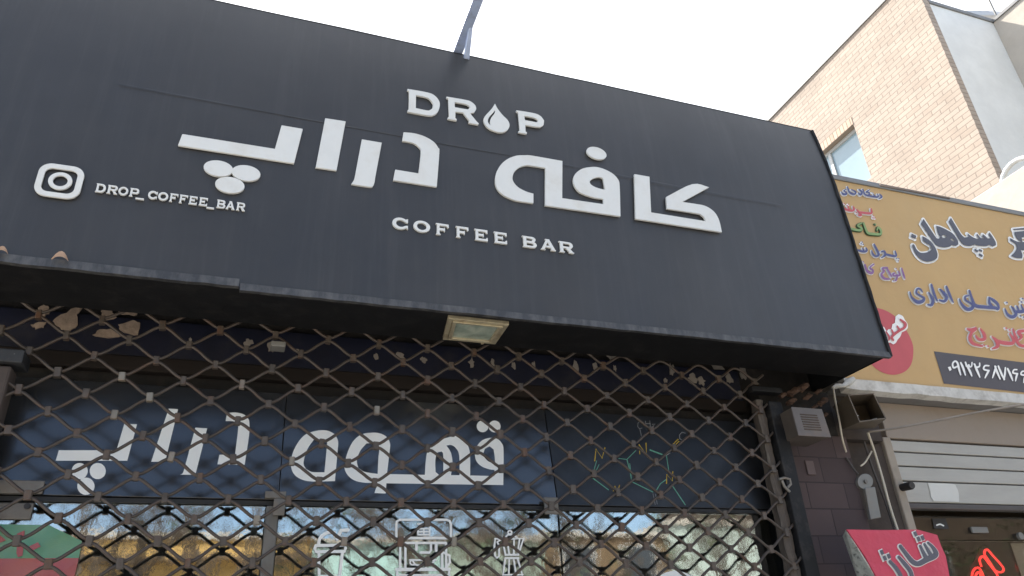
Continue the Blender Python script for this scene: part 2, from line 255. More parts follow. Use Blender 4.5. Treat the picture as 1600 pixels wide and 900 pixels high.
# ------------------------------------------------------------------ mesh building
class MB:
    def __init__(s): s.v = []; s.f = []; s.sm = []
    def add(s, vs, fs, smooth=False):
        o = len(s.v); s.v += [Vector(v) for v in vs]; s.f += [[o+i for i in f] for f in fs]; s.sm += [smooth]*len(fs); return s
    def box(s, a, b):
        x0, y0, z0 = (min(a[i], b[i]) for i in range(3)); x1, y1, z1 = (max(a[i], b[i]) for i in range(3))
        return s.add([(x0, y0, z0), (x1, y0, z0), (x1, y1, z0), (x0, y1, z0), (x0, y0, z1), (x1, y0, z1), (x1, y1, z1), (x0, y1, z1)],
                     [(0, 3, 2, 1), (4, 5, 6, 7), (0, 1, 5, 4), (1, 2, 6, 5), (2, 3, 7, 6), (3, 0, 4, 7)])
    def hexa(s, q0, q1):                                          # front quad, back quad
        return s.add(list(q0)+list(q1), [(0, 1, 2, 3), (7, 6, 5, 4), (0, 4, 5, 1), (1, 5, 6, 2), (2, 6, 7, 3), (3, 7, 4, 0)])
    def prism(s, loops, ex):                                      # loops of 3D points (first = outline, rest holes), extruded by ex
        loops = [[Vector(p) for p in l] for l in loops]; ex = Vector(ex)
        flat = [p for l in loops for p in l]; n = len(flat)
        tris = geometry.tessellate_polygon(loops)
        vs = flat + [p+ex for p in flat]; fs = [tuple(t) for t in tris] + [tuple(i+n for i in reversed(t)) for t in tris]
        o = 0
        for l in loops:
            k = len(l)
            for i in range(k):
                j = (i+1) % k; fs.append((o+i, o+j, n+o+j, n+o+i))
            o += k
        return s.add(vs, fs)
    def tube(s, pts, r, n=8, cap=True, taper=None):
        pts = [Vector(p) for p in pts]; rings = []; up = None
        for i, p in enumerate(pts):
            d = (pts[min(i+1, len(pts)-1)] - pts[max(i-1, 0)]).normalized()
            if up is None: up = Vector((0, 0, 1)) if abs(d.z) < .9 else Vector((1, 0, 0))
            a = d.cross(up).normalized(); b = a.cross(d).normalized(); up = b
            rr = r if taper is None else r*taper[i]
            rings.append([p + a*math.cos(2*math.pi*k/n)*rr + b*math.sin(2*math.pi*k/n)*rr for k in range(n)])
        vs = [v for R in rings for v in R]; fs = []
        for i in range(len(rings)-1):
            for k in range(n):
                k2 = (k+1) % n; fs.append((i*n+k, i*n+k2, (i+1)*n+k2, (i+1)*n+k))
        s.add(vs, fs, True)
        if cap: s.add(rings[0], [tuple(reversed(range(n)))]); s.add(rings[-1], [tuple(range(n))])
        return s
    def cyl(s, p, q, r, n=20): return s.tube([p, q], r, n)
    def build(s, name, m, parent=None, bevel=0, seg=2):
        me = bpy.data.meshes.new(name); org = Vector((0, 0, 0)); q = parent
        while q is not None and q.parent: q = q.parent
        if q is not None: org = q.location
        me.from_pydata([v-org for v in s.v], [], s.f); me.validate()
        for p, k in zip(me.polygons, s.sm): p.use_smooth = k
        bm = bmesh.new(); bm.from_mesh(me); bmesh.ops.recalc_face_normals(bm, faces=bm.faces); bm.to_mesh(me); bm.free()
        me.materials.append(m); o = bpy.data.objects.new(name, me); COL.objects.link(o)
        if parent is not None: o.parent = parent
        if bevel:
            b = o.modifiers.new('bevel', 'BEVEL'); b.width = bevel; b.segments = seg; b.limit_method = 'ANGLE'
        return o
def tag(o, label=None, cat=None, group=None, kind=None):
    for k, v in (('label', label), ('category', cat), ('group', group), ('kind', kind)):
        if v: o[k] = v
    return o
def thing(name, loc, label, cat, group=None):
    o = bpy.data.objects.new(name, None); o.empty_display_size = .1; COL.objects.link(o); o.location = loc
    return tag(o, label, cat, group)

def smooth(pts, thr=42, n=4, closed=True):
    """round the gently turning corners of a traced outline, keep the sharp ones"""
    P = [Vector(p[:2]) for p in pts]; N = len(P)
    def turn(i):
        a = P[i]-P[i-1]; b = P[(i+1) % N]-P[i]
        return math.degrees(a.angle(b, 0)) if a.length > 1e-9 and b.length > 1e-9 else 0
    soft = [turn(i) < thr and turn(i) > 4 for i in range(N)]; out = []
    for i in range(N):
        j = (i+1) % N; out.append(P[i])
        if soft[i] or soft[j]:
            a = P[i-1] if soft[i] else P[i]*2-P[j]; d = P[(j+1) % N] if soft[j] else P[j]*2-P[i]
            for k in range(1, n):
                t = k/n; p1, p2 = P[i], P[j]
                out.append(.5*((2*p1)+(p2-a)*t+(2*a-5*p1+4*p2-d)*t*t+(3*p1-a-3*p2+d)*t**3))
    return out
def spline(pts, n=5):
    P = [tuple(p) if len(p) == 3 else (*p, 10) for p in pts]; out = []
    for i in range(len(P)-1):
        a, b, c, d = P[max(i-1, 0)], P[i], P[i+1], P[min(i+2, len(P)-1)]
        for k in range(n):
            t = k/n; out.append(tuple(.5*(2*b[m]+(c[m]-a[m])*t+(2*a[m]-5*b[m]+4*c[m]-d[m])*t*t+(3*b[m]-a[m]-3*c[m]+d[m])*t**3) for m in range(3)))
    out.append(P[-1]); return out
class Ink:
    """flat printed or painted marks on a plane: strokes and shapes drawn in photo-zoom units, mapped to the plane"""
    def __init__(s, to3, nrm, lift=.0006): s.to3 = to3; s.n = Vector(nrm); s.lift = lift; s.k = 0; s.mb = MB(); s.g = 0
    def _off(s): s.k += 1; return s.n*(s.lift + (s.k % 90)*2.5e-5)
    def stroke(s, pts, w=None, grow=0, curve=True, n=5):
        grow = grow or s.g
        q = [(p[0], p[1], (p[2] if len(p) > 2 else 0)) if w is None else (p[0], p[1], w) for p in pts]
        if curve and len(q) > 2: q = spline(q, n)
        L = []; R = []
        for i, p in enumerate(q):
            a = q[max(i-1, 0)]; b = q[min(i+1, len(q)-1)]; d = Vector((b[0]-a[0], b[1]-a[1]))
            d = d.normalized() if d.length > 1e-6 else Vector((1, 0)); h = max(p[2], 1)/2+grow
            L.append((p[0]-d.y*h, p[1]+d.x*h)); R.append((p[0]+d.y*h, p[1]-d.x*h))
        for i in range(len(q)-1):
            o = s._off(); s.mb.add([s.to3(*c)+o for c in (L[i], L[i+1], R[i+1], R[i])], [(0, 1, 2, 3)])
        for e in (q if (not curve or grow) else (q[0], q[-1])): s.disc(e[0], e[1], max(e[2], 1)/2+grow)
        return s
    def disc(s, x, y, r, n=16):
        o = s._off(); s.mb.add([s.to3(x+r*math.cos(2*math.pi*k/n), y+r*math.sin(2*math.pi*k/n))+o for k in range(n)], [tuple(range(n))]); return s
    def poly(s, loops, grow=0, sm=True):
        loops = [smooth(l) if sm else [Vector(p) for p in l] for l in loops]
        o = s._off(); L3 = [[s.to3(p[0], p[1])+o for p in l] for l in loops]
        s.mb.add([p for l in L3 for p in l], [tuple(t) for t in geometry.tessellate_polygon(L3)])
        if grow:
            for l in loops: s.stroke([(p[0], p[1], 0) for p in l]+[(l[0][0], l[0][1], 0)], 2*grow, 0, False)
        return s
    def done(s, name, m, parent): return s.mb.build(name, m, parent)
def zoomed(o, sc, plane): return lambda x, y: plane(o[0]+x/sc, o[1]+y/sc)
def planeY(Y): return lambda px, py: at_y(px, py, Y)

# ================================================================== SETTING
def sheet(name, m, x0, x1, y0, y1, z, kind='structure', zb=None):
    b = MB(); b.box((x0, y0, z-.3 if zb is None else zb), (x1, y1, z)); return tag(b.build(name, m), kind=kind)
sheet('ground', M['asphalt'], -150, 150, -150, 150, -.13, zb=-.6)
pv = MB(); pv.box((-40, -2.2, -.12), (40, 2.60, 0)); tag(pv.build('pavement', mat('pavement_concrete', (.42, .40, .37), .9, var=.2, scale=3, bump=.4)), kind='structure')
kb = MB(); kb.box((-40, -2.36, -.125), (40, -2.204, .01)); tag(kb.build('kerb', M['kerb'], bevel=.015), kind='structure')
p2 = MB(); p2.box((-40, -14.2, -.12), (40, -7.0, 0)); tag(p2.build('far_pavement', MATS['pavement_concrete']), kind='structure')

# ------------------------------------------------------------------ the coffee bar building
GY, PY, WY = 2.60, 2.68, 2.70            # planes: gate, black panels, glass
shop = thing('shop_building', (0.7, 2.8, 0), 'low shopfront of the coffee bar, coloured dark for shade, behind the diamond mesh gate', 'building')
b = MB(); b.box((-1.9, 2.815, 2.56), (2.655, 2.95, 3.95)); b.build('lintel', M['lintel'], shop)
b = MB(); b.box((-1.9, 2.785, 2.688), (2.20, 2.812, 2.835)); b.build('painted_band', M['blueband'], shop, .004)
b = MB(); b.box((-1.9, 2.772, 2.628), (2.20, 2.812, 2.684)); b.build('beam', M['brownbeam'], shop, .005)
b = MB(); b.box((-1.9, 2.76, 0), (-.80, 2.95, 2.557)); b.build('side_wall', M['lintel'], shop)
b = MB(); b.box((-1.9, 2.953, 0), (2.3, 3.05, .02)); b.box((-1.9, 5.6, .02), (2.3, 5.7, 3.95)); b.box((-1.9, 2.953, .02), (-1.8, 5.597, 3.9)); b.box((2.2, 2.953, .02), (2.3, 5.597, 3.9))
b.box((-1.8, 2.953, 2.9), (2.197, 5.597, 3.0)); b.build('room', M['room'], shop)
b = MB(); b.box((2.203, 2.72, 0), (2.247, 2.952, 2.557)); b.box((2.25, 2.73, 2.523), (2.655, 2.99, 2.74)); b.build('side_wall', M['lintel'], shop)  # filler blocks added to stop sun leaking past the lintel end
b = MB(); b.box((-1.9, 2.953, 3.955), (2.6, 5.7, 4.0)); b.build('roof', M['coping'], shop)
rng = random.Random(3)
def patch(px, py, r, m, Y, asp=1, th=.006, n=15):
    """a ragged scrap on a wall plane"""
    c = at_y(px, py, Y); a0 = rng.random()*6
    pts = [c + Vector((math.cos(2*math.pi*k/n+a0)*asp, 0, math.sin(2*math.pi*k/n+a0)))*r*(.55+.75*rng.random()) for k in range(n)]
    b = MB(); b.prism([pts], (0, th, 0)); return b
def mud_poly(pts, Y=2.778):
    P = [at_y(0+x/3.462, 380+y/3.462, Y) for x, y in pts]; n = []
    for i, p in enumerate(P):
        q = P[(i+1) % len(P)]; n.append(p)
        for t in (.33, .66): n.append(p.lerp(q, t)+Vector((rng.uniform(-1, 1), 0, rng.uniform(-1, 1)))*.004)
    MB().prism([n], (0, .006, 0)).build('plaster_patch', M['mud'], shop)
mud_poly([(285, 420), (330, 385), (420, 345), (445, 345), (415, 385), (420, 440), (380, 470), (330, 465), (300, 445)])
mud_poly([(165, 440), (210, 425), (250, 425), (235, 455), (190, 465)])
mud_poly([(205, 350), (235, 330), (265, 345), (265, 380), (235, 395), (205, 380)])
mud_poly([(540, 350), (575, 325), (610, 345), (605, 370), (630, 400), (560, 420), (540, 400), (555, 375)])
mud_poly([(630, 318), (742, 322), (742, 385), (720, 390), (640, 375)])
mud_poly([(640, 440), (720, 415), (758, 430), (745, 495), (700, 490), (650, 470)])
mud_poly([(500, 495), (540, 465), (600, 462), (650, 490), (660, 500), (600, 510), (540, 505)])
for px, py, r, a in ((388, 536, .018, 1), (297, 530, .01, .6), (425, 542, .022, 1), (465, 548, .01, 1), (625, 556, .022, 1.1), (588, 557, .016, .8), (662, 562, .015, 1), (737, 566, .026, .6), (770, 567, .02, .5), (803, 571, .022, .5), (834, 570, .02, .45),
                     (900, 571, .034, .5), (930, 573, .024, .6), (953, 553, .03, 1.1), (961, 575, .018, .5), (1050, 578, .034, .5), (1082, 592, .03, 1.0), (1096, 595, .026, .9), (1122, 570, .034, 1.2), (1140, 592, .036, .6), (1162, 582, .04, .6), (1040, 594, .012, 1)):
    t = patch(px, py, r*.85, None, 2.780, a, .004); t.build('torn_paper', M['paper'], shop)

# ------------------------------------------------------------------ window band, glass, decals
win = thing('shop_window', (0.8, WY, 0), 'wide reflective shop window with white coffee drawings, under the black panels', 'window')
b = MB(); b.box((-.80, WY, .55), (.104, WY+.008, 2.150)); b.build('pane', M['glass'], win)
b = MB(); b.box((.150, WY, .55), (1.170, WY+.008, 2.150)); b.build('pane', M['glass'], win)
b = MB(); b.box((1.178, WY, .55), (2.20, WY+.008, 2.150)); b.build('pane', M['glass'], win)
b = MB(); b.box((.107, WY-.022, .5), (.147, WY+.03, 2.150)); b.build('mullion', M['frame'], win, .004)
b = MB(); b.box((-.80, WY-.016, 2.1525), (2.20, WY+.03, 2.166)); b.build('gasket', M['gasket'], win)
def glass_ink(o, s, lift=.001, grow=0):
    k = Ink(zoomed(o, s, planeY(WY-.002)), (0, -1, 0), lift); k.g = grow; return k
k = glass_ink((470, 790), 6.4, grow=3)
k.stroke([(150, 400), (435, 395), (447, 425), (435, 458), (155, 462), (140, 430), (150, 400)], 24, curve=False)
k.stroke([(178, 385), (190, 330), (235, 287), (290, 265), (335, 272)], 26); k.stroke([(362, 335), (402, 250), (470, 245)], 28, curve=False)
k.stroke([(180, 480), (184, 800)], 22); k.stroke([(415, 472), (375, 800)], 24); k.stroke([(184, 704), (385, 704)], 16)
k.done('cup_decal', M['decal'], win)
k = glass_ink((470, 790), 6.4, grow=3)
k.stroke([(955, 310), (955, 185), (962, 158), (990, 142), (1455, 142), (1488, 155), (1500, 185), (1500, 310)], 17, curve=False)
k.stroke([(995, 325), (1505, 325)], 20); k.stroke([(1050, 374), (1450, 374)], 18)
for x, y0 in ((993, 340), (1045, 380), (1412, 460), (1452, 380)): k.stroke([(x, y0), (x, 625)], 17)
k.stroke([(1155, 385), (1155, 440)], 22); k.stroke([(1195, 470), (1285, 470), (1300, 445), (1300, 384)], 18, curve=False); k.stroke([(1352, 384), (1352, 450)], 22)
for y in (185, 232, 262, 292): k.stroke([(1170, y), (1285, y)], 11)
for x in (1170, 1228, 1285): k.stroke([(x, 190 if x == 1285 else 232), (x, 292)], 10)
k.stroke([(1090, 545), (1350, 545)], 11); k.stroke([(1118, 550), (1135, 580), (1165, 596), (1230, 598), (1290, 592), (1330, 560)], 11)
k.stroke([(1125, 548), (1100, 552), (1092, 572), (1105, 590), (1135, 592)], 10); k.stroke([(1190, 615), (1225, 585), (1250, 615)], 9)
k.stroke([(960, 640), (1485, 636)], 27); k.stroke([(960, 697), (1485, 695)], 15)
k.stroke([(963, 640), (963, 800)], 15); k.stroke([(1482, 636), (1482, 800)], 15); k.stroke([(1425, 470), (1485, 500), (1490, 570), (1460, 610)], 18, curve=False)
k.done('espresso_machine_decal', M['decal'], win)
k = glass_ink((700, 790), 6.4, grow=3)
k.stroke([(540, 332), (575, 495), (700, 495), (755, 330), (630, 332)], 14, curve=False)
k.stroke([(540, 335), (472, 332), (463, 400), (468, 500), (488, 522), (510, 502), (510, 400), (492, 365), (520, 345)], 13, curve=False)
k.stroke([(617+18*math.cos(a*.63), 268+18*math.sin(a*.63)) for a in range(11)], 11, curve=False); k.stroke([(575, 318), (600, 292), (640, 296), (690, 322)], 12)
for y in (492, 526): k.stroke([(572, y), (700, y)], 13)
k.stroke([(595, 392), (610, 490)], 11); k.stroke([(658, 340), (655, 490)], 11); k.stroke([(715, 340), (700, 440)], 10)
k.stroke([(572, 530), (550, 692), (742, 692), (695, 530)], 15, curve=False); k.stroke([(612, 530), (607, 690)], 11); k.stroke([(655, 530), (680, 690)], 11)
k.done('moka_pot_decal', M['decal'], win)
k = glass_ink((0, 0), 1.0); k.disc(1055, 936, 44, 40); k.done('round_decal', M['decal'], win)

flag = thing('flag_poster', (-.55, 2.692, 1.7), 'green and red printed flag poster on the glass, at the lower left', 'poster')
FZ = zoomed((0, 740), 5.622, planeY(2.692))
def fpoly(name, pts, m, dy, th=.004):
    b = MB(); P = [FZ(x, y)+Vector((0, dy, 0)) for x, y in pts]; b.prism([P], (0, th, 0)); return b.build(name, m, flag)
fpoly('green_field', [(-240, 440), (430, 452), (718, 592), (692, 742), (-240, 748)], M['fl_green'], 0)
fpoly('red_band', [(-240, 748), (692, 742), (640, 960), (-240, 965)], M['fl_red'], -.001)
for q in ([(150, 530), (218, 500), (214, 560), (150, 570)], [(150, 640), (208, 640), (200, 722), (160, 736), (146, 700)], [(258, 640), (335, 604), (358, 642), (278, 682)], [(-120, 520), (0, 540), (54, 588), (0, 610), (-80, 690)], [(560, 830), (640, 770), (660, 790), (560, 862)]): Ink(FZ, (0, -1, 0), .003).poly([q], sm=False).done('emblem_piece', M['fl_red'], flag)

# black panels above the glass
PT = math.radians(9); PN = Vector((0, -math.cos(PT), math.sin(PT))); PU = Vector((0, math.sin(PT), math.cos(PT))); PP0 = Vector((0, PY, 2.170))
def on_panel(px, py, o=0.0): d = ray(px, py); return CAM + d*((PP0+PN*o-CAM).dot(PN)/d.dot(PN))
def tilted(x0, x1):
    h = .403; a, b_ = PP0, PP0+PU*h; q = [Vector((x, p.y, p.z)) for x, p in ((x0, a), (x1, a), (x1, b_), (x0, b_))]
    return MB().hexa(q, [p-PN*.014 for p in q])
pan = thing('signboard', (.2, PY, 2.3), 'glossy black panel with white Persian lettering and coffee beans, above the glass', 'panel')
tilted(-.80, .1415).build('sheet', M['panel'], pan, .0015)
tilted(.1440, 1.166).build('sheet', M['panel'], pan, .0015)
def pan_letter(name, o, s, loops):
    k = Ink(zoomed(o, s, on_panel), PN, .0006); k.poly(loops); return k.done(name, M['vinyl'], pan)
z7 = ((60, 630), 4.4444); z8 = ((440, 640), 4.0)
pan_letter('letter', *z7, [[(142, 327), (542, 327), (597, 143), (685, 147), (617, 400), (120, 400)]])
pan_letter('letter', *z7, [[(905, 38), (970, 42), (880, 408), (783, 407)]])
pan_letter('letter', *z7, [[(1090, 170), (1172, 175), (1090, 497), (985, 497), (1003, 485), (1018, 440)]])
pan_letter('letter', *z7, [[(1310, 68), (1370, 65), (1425, 78), (1455, 105), (1465, 140), (1462, 230), (1432, 428), (1243, 425), (1257, 358), (1365, 360), (1388, 165), (1375, 140), (1345, 125), (1300, 125)]])
pan_letter('letter', *z8, [[(235, 130), (290, 133), (335, 155), (353, 200), (350, 260), (333, 447), (190, 450), (120, 435), (75, 400), (58, 345), (70, 270), (110, 195), (160, 150)],
                           [(200, 190), (262, 187), (285, 207), (268, 392), (190, 390), (150, 370), (137, 330), (160, 250)]])
pan_letter('letter', *z8, [[(560, 145), (610, 148), (655, 170), (677, 210), (675, 260), (658, 403), (895, 408), (900, 330), (910, 265), (940, 222), (990, 190), (1050, 172), (1090, 165), (1140, 190), (1170, 240), (1178, 300), (1178, 412), (1330, 416), (1330, 378), (1300, 374), (1255, 358), (1222, 330), (1208, 290), (1215, 240), (1250, 195), (1300, 177), (1345, 182), (1375, 210), (1387, 260), (1385, 472), (655, 461), (650, 525), (580, 522), (600, 460), (500, 455), (440, 435), (400, 390), (395, 340), (415, 260), (450, 195), (500, 155)],
                           [(530, 212), (590, 207), (612, 235), (605, 300), (600, 402), (520, 390), (480, 365), (470, 320), (490, 260)],
                           [(975, 268), (1000, 262), (1010, 285), (1010, 408), (985, 408), (962, 390), (960, 330), (965, 290)],
                           [(1030, 225), (1060, 222), (1092, 245), (1110, 290), (1112, 410), (1058, 410), (1068, 340), (1058, 270)],
                           [(1270, 245), (1300, 230), (1325, 250), (1332, 300), (1333, 335), (1300, 328), (1272, 305), (1262, 275)]])
for o, s, x, y, r in ((*z7, 287, 472, 56), (*z7, 412, 472, 56), (*z7, 330, 577, 60), (*z8, 1256, 105, 37), (*z8, 1331, 106, 37)):
    k = Ink(zoomed(o, s, on_panel), PN, .0006+.0002*(x % 3)); k.disc(x, y, r, 32); k.done('dot', M['vinyl'], pan)
brd = thing('chalkboard', (1.68, PY, 2.3), 'matt black board with a coloured chalk molecule drawing, right of the lettered panel', 'chalkboard')
tilted(1.1695, 2.20).build('board', M['board'], brd, .0015)
def chalk(m, *strokes):
    for st, w_ in strokes: Ink(zoomed((820, 640), 3.462, on_panel), PN, .0006).stroke(st, w_, curve=False).done('chalk_line', M[m], brd)
chalk('chalk_y', ([(378, 277), (385, 215), (418, 262), (433, 207)], 6), ([(478, 440), (487, 415), (503, 440), (512, 410)], 5), ([(622, 240), (618, 190), (658, 243), (655, 182)], 6), ([(766, 400), (768, 352), (797, 385), (800, 337)], 6), ([(793, 196), (829, 161)], 5), ([(798, 206), (834, 172)], 5))
chalk('chalk_g', ([(388, 278), (374, 327)], 4), ([(401, 298), (386, 330)], 4), ([(361, 366), (452, 434)], 5), ([(440, 235), (470, 248)], 4), ([(508, 264), (552, 270), (600, 222)], 4), ([(553, 274), (568, 330), (578, 390), (692, 446)], 5), ([(567, 292), (576, 368)], 4), ([(678, 219), (742, 243)], 7), ([(712, 436), (732, 402), (762, 380)], 5), ([(766, 250), (778, 328)], 4), ([(800, 415), (868, 516)], 5))
chalk('chalk_w', ([(693, 455), (705, 515)], 3), ([(706, 458), (716, 512)], 3), ([(622, 106), (632, 150)], 3), ([(762, 250), (786, 235)], 4), ([(868, 128), (850, 122), (836, 138), (838, 158), (852, 166)], 4),
      ([(625, 62), (612, 72), (610, 92), (620, 104), (634, 100)], 3), ([(652, 62), (654, 92)], 3), ([(676, 60), (678, 92)], 3), ([(653, 77), (678, 76)], 3), ([(688, 80), (704, 78), (694, 90), (706, 95), (690, 104)], 3))

# ------------------------------------------------------------------ the diamond mesh gate
gate = thing('security_gate', (.7, GY, 0), 'rusty diamond mesh security gate closed across the shopfront', 'gate')
WR = .0055
PX, PZ, X0, Z0 = .1868, .0648, -.576, 2.151
def sag(x): t = max(0, min(1, (x-.9)/1.1)); return -.026*t*t*(3-2*t)
ROW0, ROW1 = -14, 9
def nodez(r): return Z0 + PZ*r
clips = []
for r in range(ROW0, ROW1+1):
    # wire between node row r (its valleys) and r+1 (its peaks)
    zm = nodez(r)+PZ/2; pts = []; amp = PZ/2-WR*.95; ph = 0 if r % 2 == 0 else math.pi
    x = -.80; jit = [random.uniform(-.0022, .0022) for _ in range(60)]
    xe = 2.165+(.03 if r % 2 else -.01)
    if r == ROW1: amp *= .9
    while x <= xe+1e-6:
        a = 2*math.pi*(x-X0)/PX+ph; f = -(math.cos(a)+.03*math.cos(3*a))/1.03
        i = int((x+1)/PX*2); pts.append((x, GY+.004*math.sin(a)+.003*math.sin(x*7+r), zm+amp*f+sag(x)+jit[i % 60]*.5)); x += PX/14
    m = MB(); m.tube(pts, WR, 7); wo = m.build('wire', M['wire'], gate)
for r in range(ROW0+1, ROW1+1):
    off = 0 if r % 2 == 0 else PX/2
    n = 0
    while True:
        x = X0+off+PX*n-PX; n += 1
        if x > 2.15: break
        clips.append((x, nodez(r)+sag(x)))
def dist(c): return (Vector((c[0], GY, c[1]))-CAM).length + (5 if c[1] < 1.83 or c[0] < -.72 else 0)
clips.sort(key=dist)
def clip_mb(m, x, z):
    a = random.uniform(-.10, .10); w2, d2, h2 = .0098*random.uniform(.9, 1.12), .0098, .0145*random.uniform(.92, 1.1); o = Vector((x, GY+.001, z)); ca, sa = math.cos(a), math.sin(a)
    prof = []
    for sx, sy in ((-1, -1), (1, -1), (1, 1), (-1, 1)):
        for t in ((0, .45), (.45, 0)) if (sx*sy > 0) else ((.45, 0), (0, .45)): prof.append((sx*(w2-t[0]*w2*.6), sy*(d2-t[1]*d2*.6)))
    n = len(prof); vs = []
    for zz in (-h2, h2):
        for px, py in prof: vs.append(o+Vector((px*ca-zz*sa, py, px*sa+zz*ca)))
    m.add(vs, [tuple(reversed(range(n))), tuple(range(n, 2*n))]+[(i, (i+1) % n, n+(i+1) % n, n+i) for i in range(n)])
cm2 = mat('bright_clip', (.2, .175, .14), .42, metal=.4, var=.3, scale=30, stain=(.2, .1, .05), stain_amt=.5, stain_scale=14, bump=.3)
for i, (x, z) in enumerate(clips[:98]):
    m = MB(); clip_mb(m, x, z); m.build('clip', cm2 if rng.random() < .08 else M['clip'], gate, .0018)
m = MB()
for x, z in clips[98:]: clip_mb(m, x, z)
tag(m.build('clip', M['clip'], gate), kind='stuff')
# end posts
m = MB(); vs = []; NP = 120; wl = wr = 0
for i in range(NP+1):
    wl = max(-.006, min(.006, wl+random.uniform(-.003, .003))); wr = max(-.008, min(.008, wr+random.uniform(-.004, .004))); z = .05+2.58*i/NP; yj = random.uniform(-.002, .002)
    vs += [(2.126+wl, GY+.012+yj, z), (2.148, GY+.006+yj, z), (2.172+wr, GY+.014+yj, z), (2.170+wr, GY+.05, z), (2.128+wl, GY+.05, z)]
m.add(vs, [(5*i+e, 5*i+(e+1) % 5, 5*i+5+(e+1) % 5, 5*i+5+e) for i in range(NP) for e in range(5)]+[(0, 1, 2, 3, 4), tuple(5*NP+e for e in range(5))]); m.build('end_post', M['oldpost'], gate)
m = MB(); m.box((2.178, GY-.012, 0), (2.246, GY+.09, 2.62)); m.build('channel', M['strip'], gate, .004)
m = MB(); m.box((-.80, GY-.02, 0), (-.70, GY+.06, 2.545)); m.build('end_post', M['darkpost'], gate, .008)
m = MB(); m.box((-.80, GY-.035, 2.552), (-.672, GY+.06, 2.596)); m.build('bracket', mat('bracket_dark', (.022, .023, .025), .6, var=.4, scale=30, stain=(.6, .6, .58), stain_amt=.9, stain_scale=26, stain_lo=.62, stain_hi=.7, bump=.2), gate, .004)
m = MB(); m.box((2.09, GY-.03, 2.655), (2.25, GY+.02, 2.68)); m.build('bracket', M['under'], gate, .004)
m = MB(); m.box((.065, GY-.025, 2.683), (.115, GY+.03, 2.703)); m.build('hanger', M['greymetal'], gate, .003)
# hinge plates on the door panel behind
lk = thing('hinge_plate', (-.65, PY-.02, 2.15), 'grey steel lock plates with a screw, at the left edge on the black panel', 'lock plate')
m = MB(); m.box((-.82, PY-.010, 2.171), (-.555, PY-.003, 2.212)); m.build('upper_plate', M['steel'], lk, .003)
m = MB(); m.box((-.82, 2.690, 2.098), (-.575, 2.697, 2.148)); m.build('lower_plate', M['steel'], lk, .003)
m = MB(); m.cyl(at_y(43, 791, 2.690), at_y(43, 791, 2.690)+Vector((0, -.006, 0)), .009); m.build('screw', M['blackrub'], lk)
lk = thing('corner_plate', (.14, PY-.02, 2.16), 'small grey corner plate on top of the window mullion', 'plate')
m = MB(); m.box((.098, PY-.018, 2.171), (.166, PY-.002, 2.194)); m.box((.128, PY-.018, 2.115), (.1655, PY-.0165+.006, 2.1705)); m.build('plate', M['steel'], lk, .002)
lk = thing('square_plate', (1.17, PY-.02, 2.16), 'square grey plate on the joint between black panel and chalkboard', 'plate')
a = at_y(849, 777, PY-.02); c = at_y(873, 804, PY-.02)
m = MB(); m.box((a.x, PY-.026, c.z), (c.x, PY-.0165, a.z)); m.build('plate', M['steel'], lk, .003)

# ------------------------------------------------------------------ the big black sign
sg = thing('shop_sign', (0.6, 2.40, 2.763), 'big black sign box with raised white Persian and Latin lettering of the coffee bar', 'sign')
UL, UR, VT = -2.2, 2.642, 1.300
BOW = lambda v: .030*(max(0, v-.84)/.45)**2      # top edge bent back so the sheet picks up more sky light
nx, nz = 60, 30
m = MB(); vs = []; fs = []
for j in range(nz+1):
    for i in range(nx+1):
        u = UL+(UR-UL)*i/nx; v = VT*j/nz; bul = .004*math.sin(u*2.1+v)*math.sin(math.pi*j/nz) - BOW(v)
        vs.append(sp(u, v, bul))
for j in range(nz):
    for i in range(nx): a = j*(nx+1)+i; fs.append((a, a+1, a+nx+2, a+nx+1))
m.add(vs, fs, True); m.build('face', M['sign'], sg)
# returns: top, underside, right end
m = MB(); q = lambda u, v, d: sp(u, v, d)
m.hexa([sp(UL, .003, -.012), sp(UR-.004, .003, -.012), (UR-.004, 2.585, 2.766), (UL, 2.585, 2.766)], [sp(UL, .02, -.012), sp(UR-.004, .02, -.012), (UR-.004, 2.585, 2.783), (UL, 2.585, 2.783)])
m.build('underside', M['under'], sg)
m = MB(); m.hexa([sp(UL, VT-.004, -.05), sp(UR-.004, VT-.004, -.05), (UR-.004, 2.812, 4.03), (UL, 2.812, 4.03)], [sp(UL, VT-.02, -.05), sp(UR-.004, VT-.02, -.05), (UR-.004, 2.812, 4.014), (UL, 2.812, 4.014)])
m.build('top_sheet', M['under'], sg)
m = MB(); m.hexa([sp(UR-.0035, 0, -.013), sp(UR, 0, -.013), sp(UR, VT, -.05), sp(UR-.0035, VT, -.05)], [(UR-.0035, 2.812, 2.762), (UR, 2.812, 2.762), (UR, 2.812, 4.03), (UR-.0035, 2.812, 4.03)])
m.build('end_sheet', M['under'], sg)
# bottom lip in two lengths, one hangs lower; worn dusty edge; right-hand edge strip; top fold
def lip(u0, u1, v0, v1, d, name='edge_strip', mm='trim'):
    mb = MB(); n = max(2, int(abs(u1-u0)/.05)); f = []; bk = []
    P = [(u0+(u1-u0)*i/n, random.uniform(-.0016, .0016)) for i in range(n+1)]
    vs = [sp(u, v0+j, d) for u, j in P]+[sp(u, v1+j*.5, d*.6) for u, j in P]+[sp(u, v0+j, -.008) for u, j in P]
    k = n+1; fs = []
    for i in range(n): fs += [(i, i+1, k+i+1, k+i), (i, 2*k+i, 2*k+i+1, i+1)]
    mb.add(vs, fs); return mb.build(name, M[mm], sg)
lip(UL, -.060, -.002, .028, .010); lip(-.056, UR-.002, -.013, .014, .009)
m = MB(); pts = [sp(UR+.002+random.uniform(-.002, .002), VT*i/24-.006, .004-BOW(VT*i/24)) for i in range(25)]; m.tube(pts, .008, 6, taper=[random.uniform(.8, 1.15) for _ in pts]); m.build('edge_strip', M['strip'], sg)
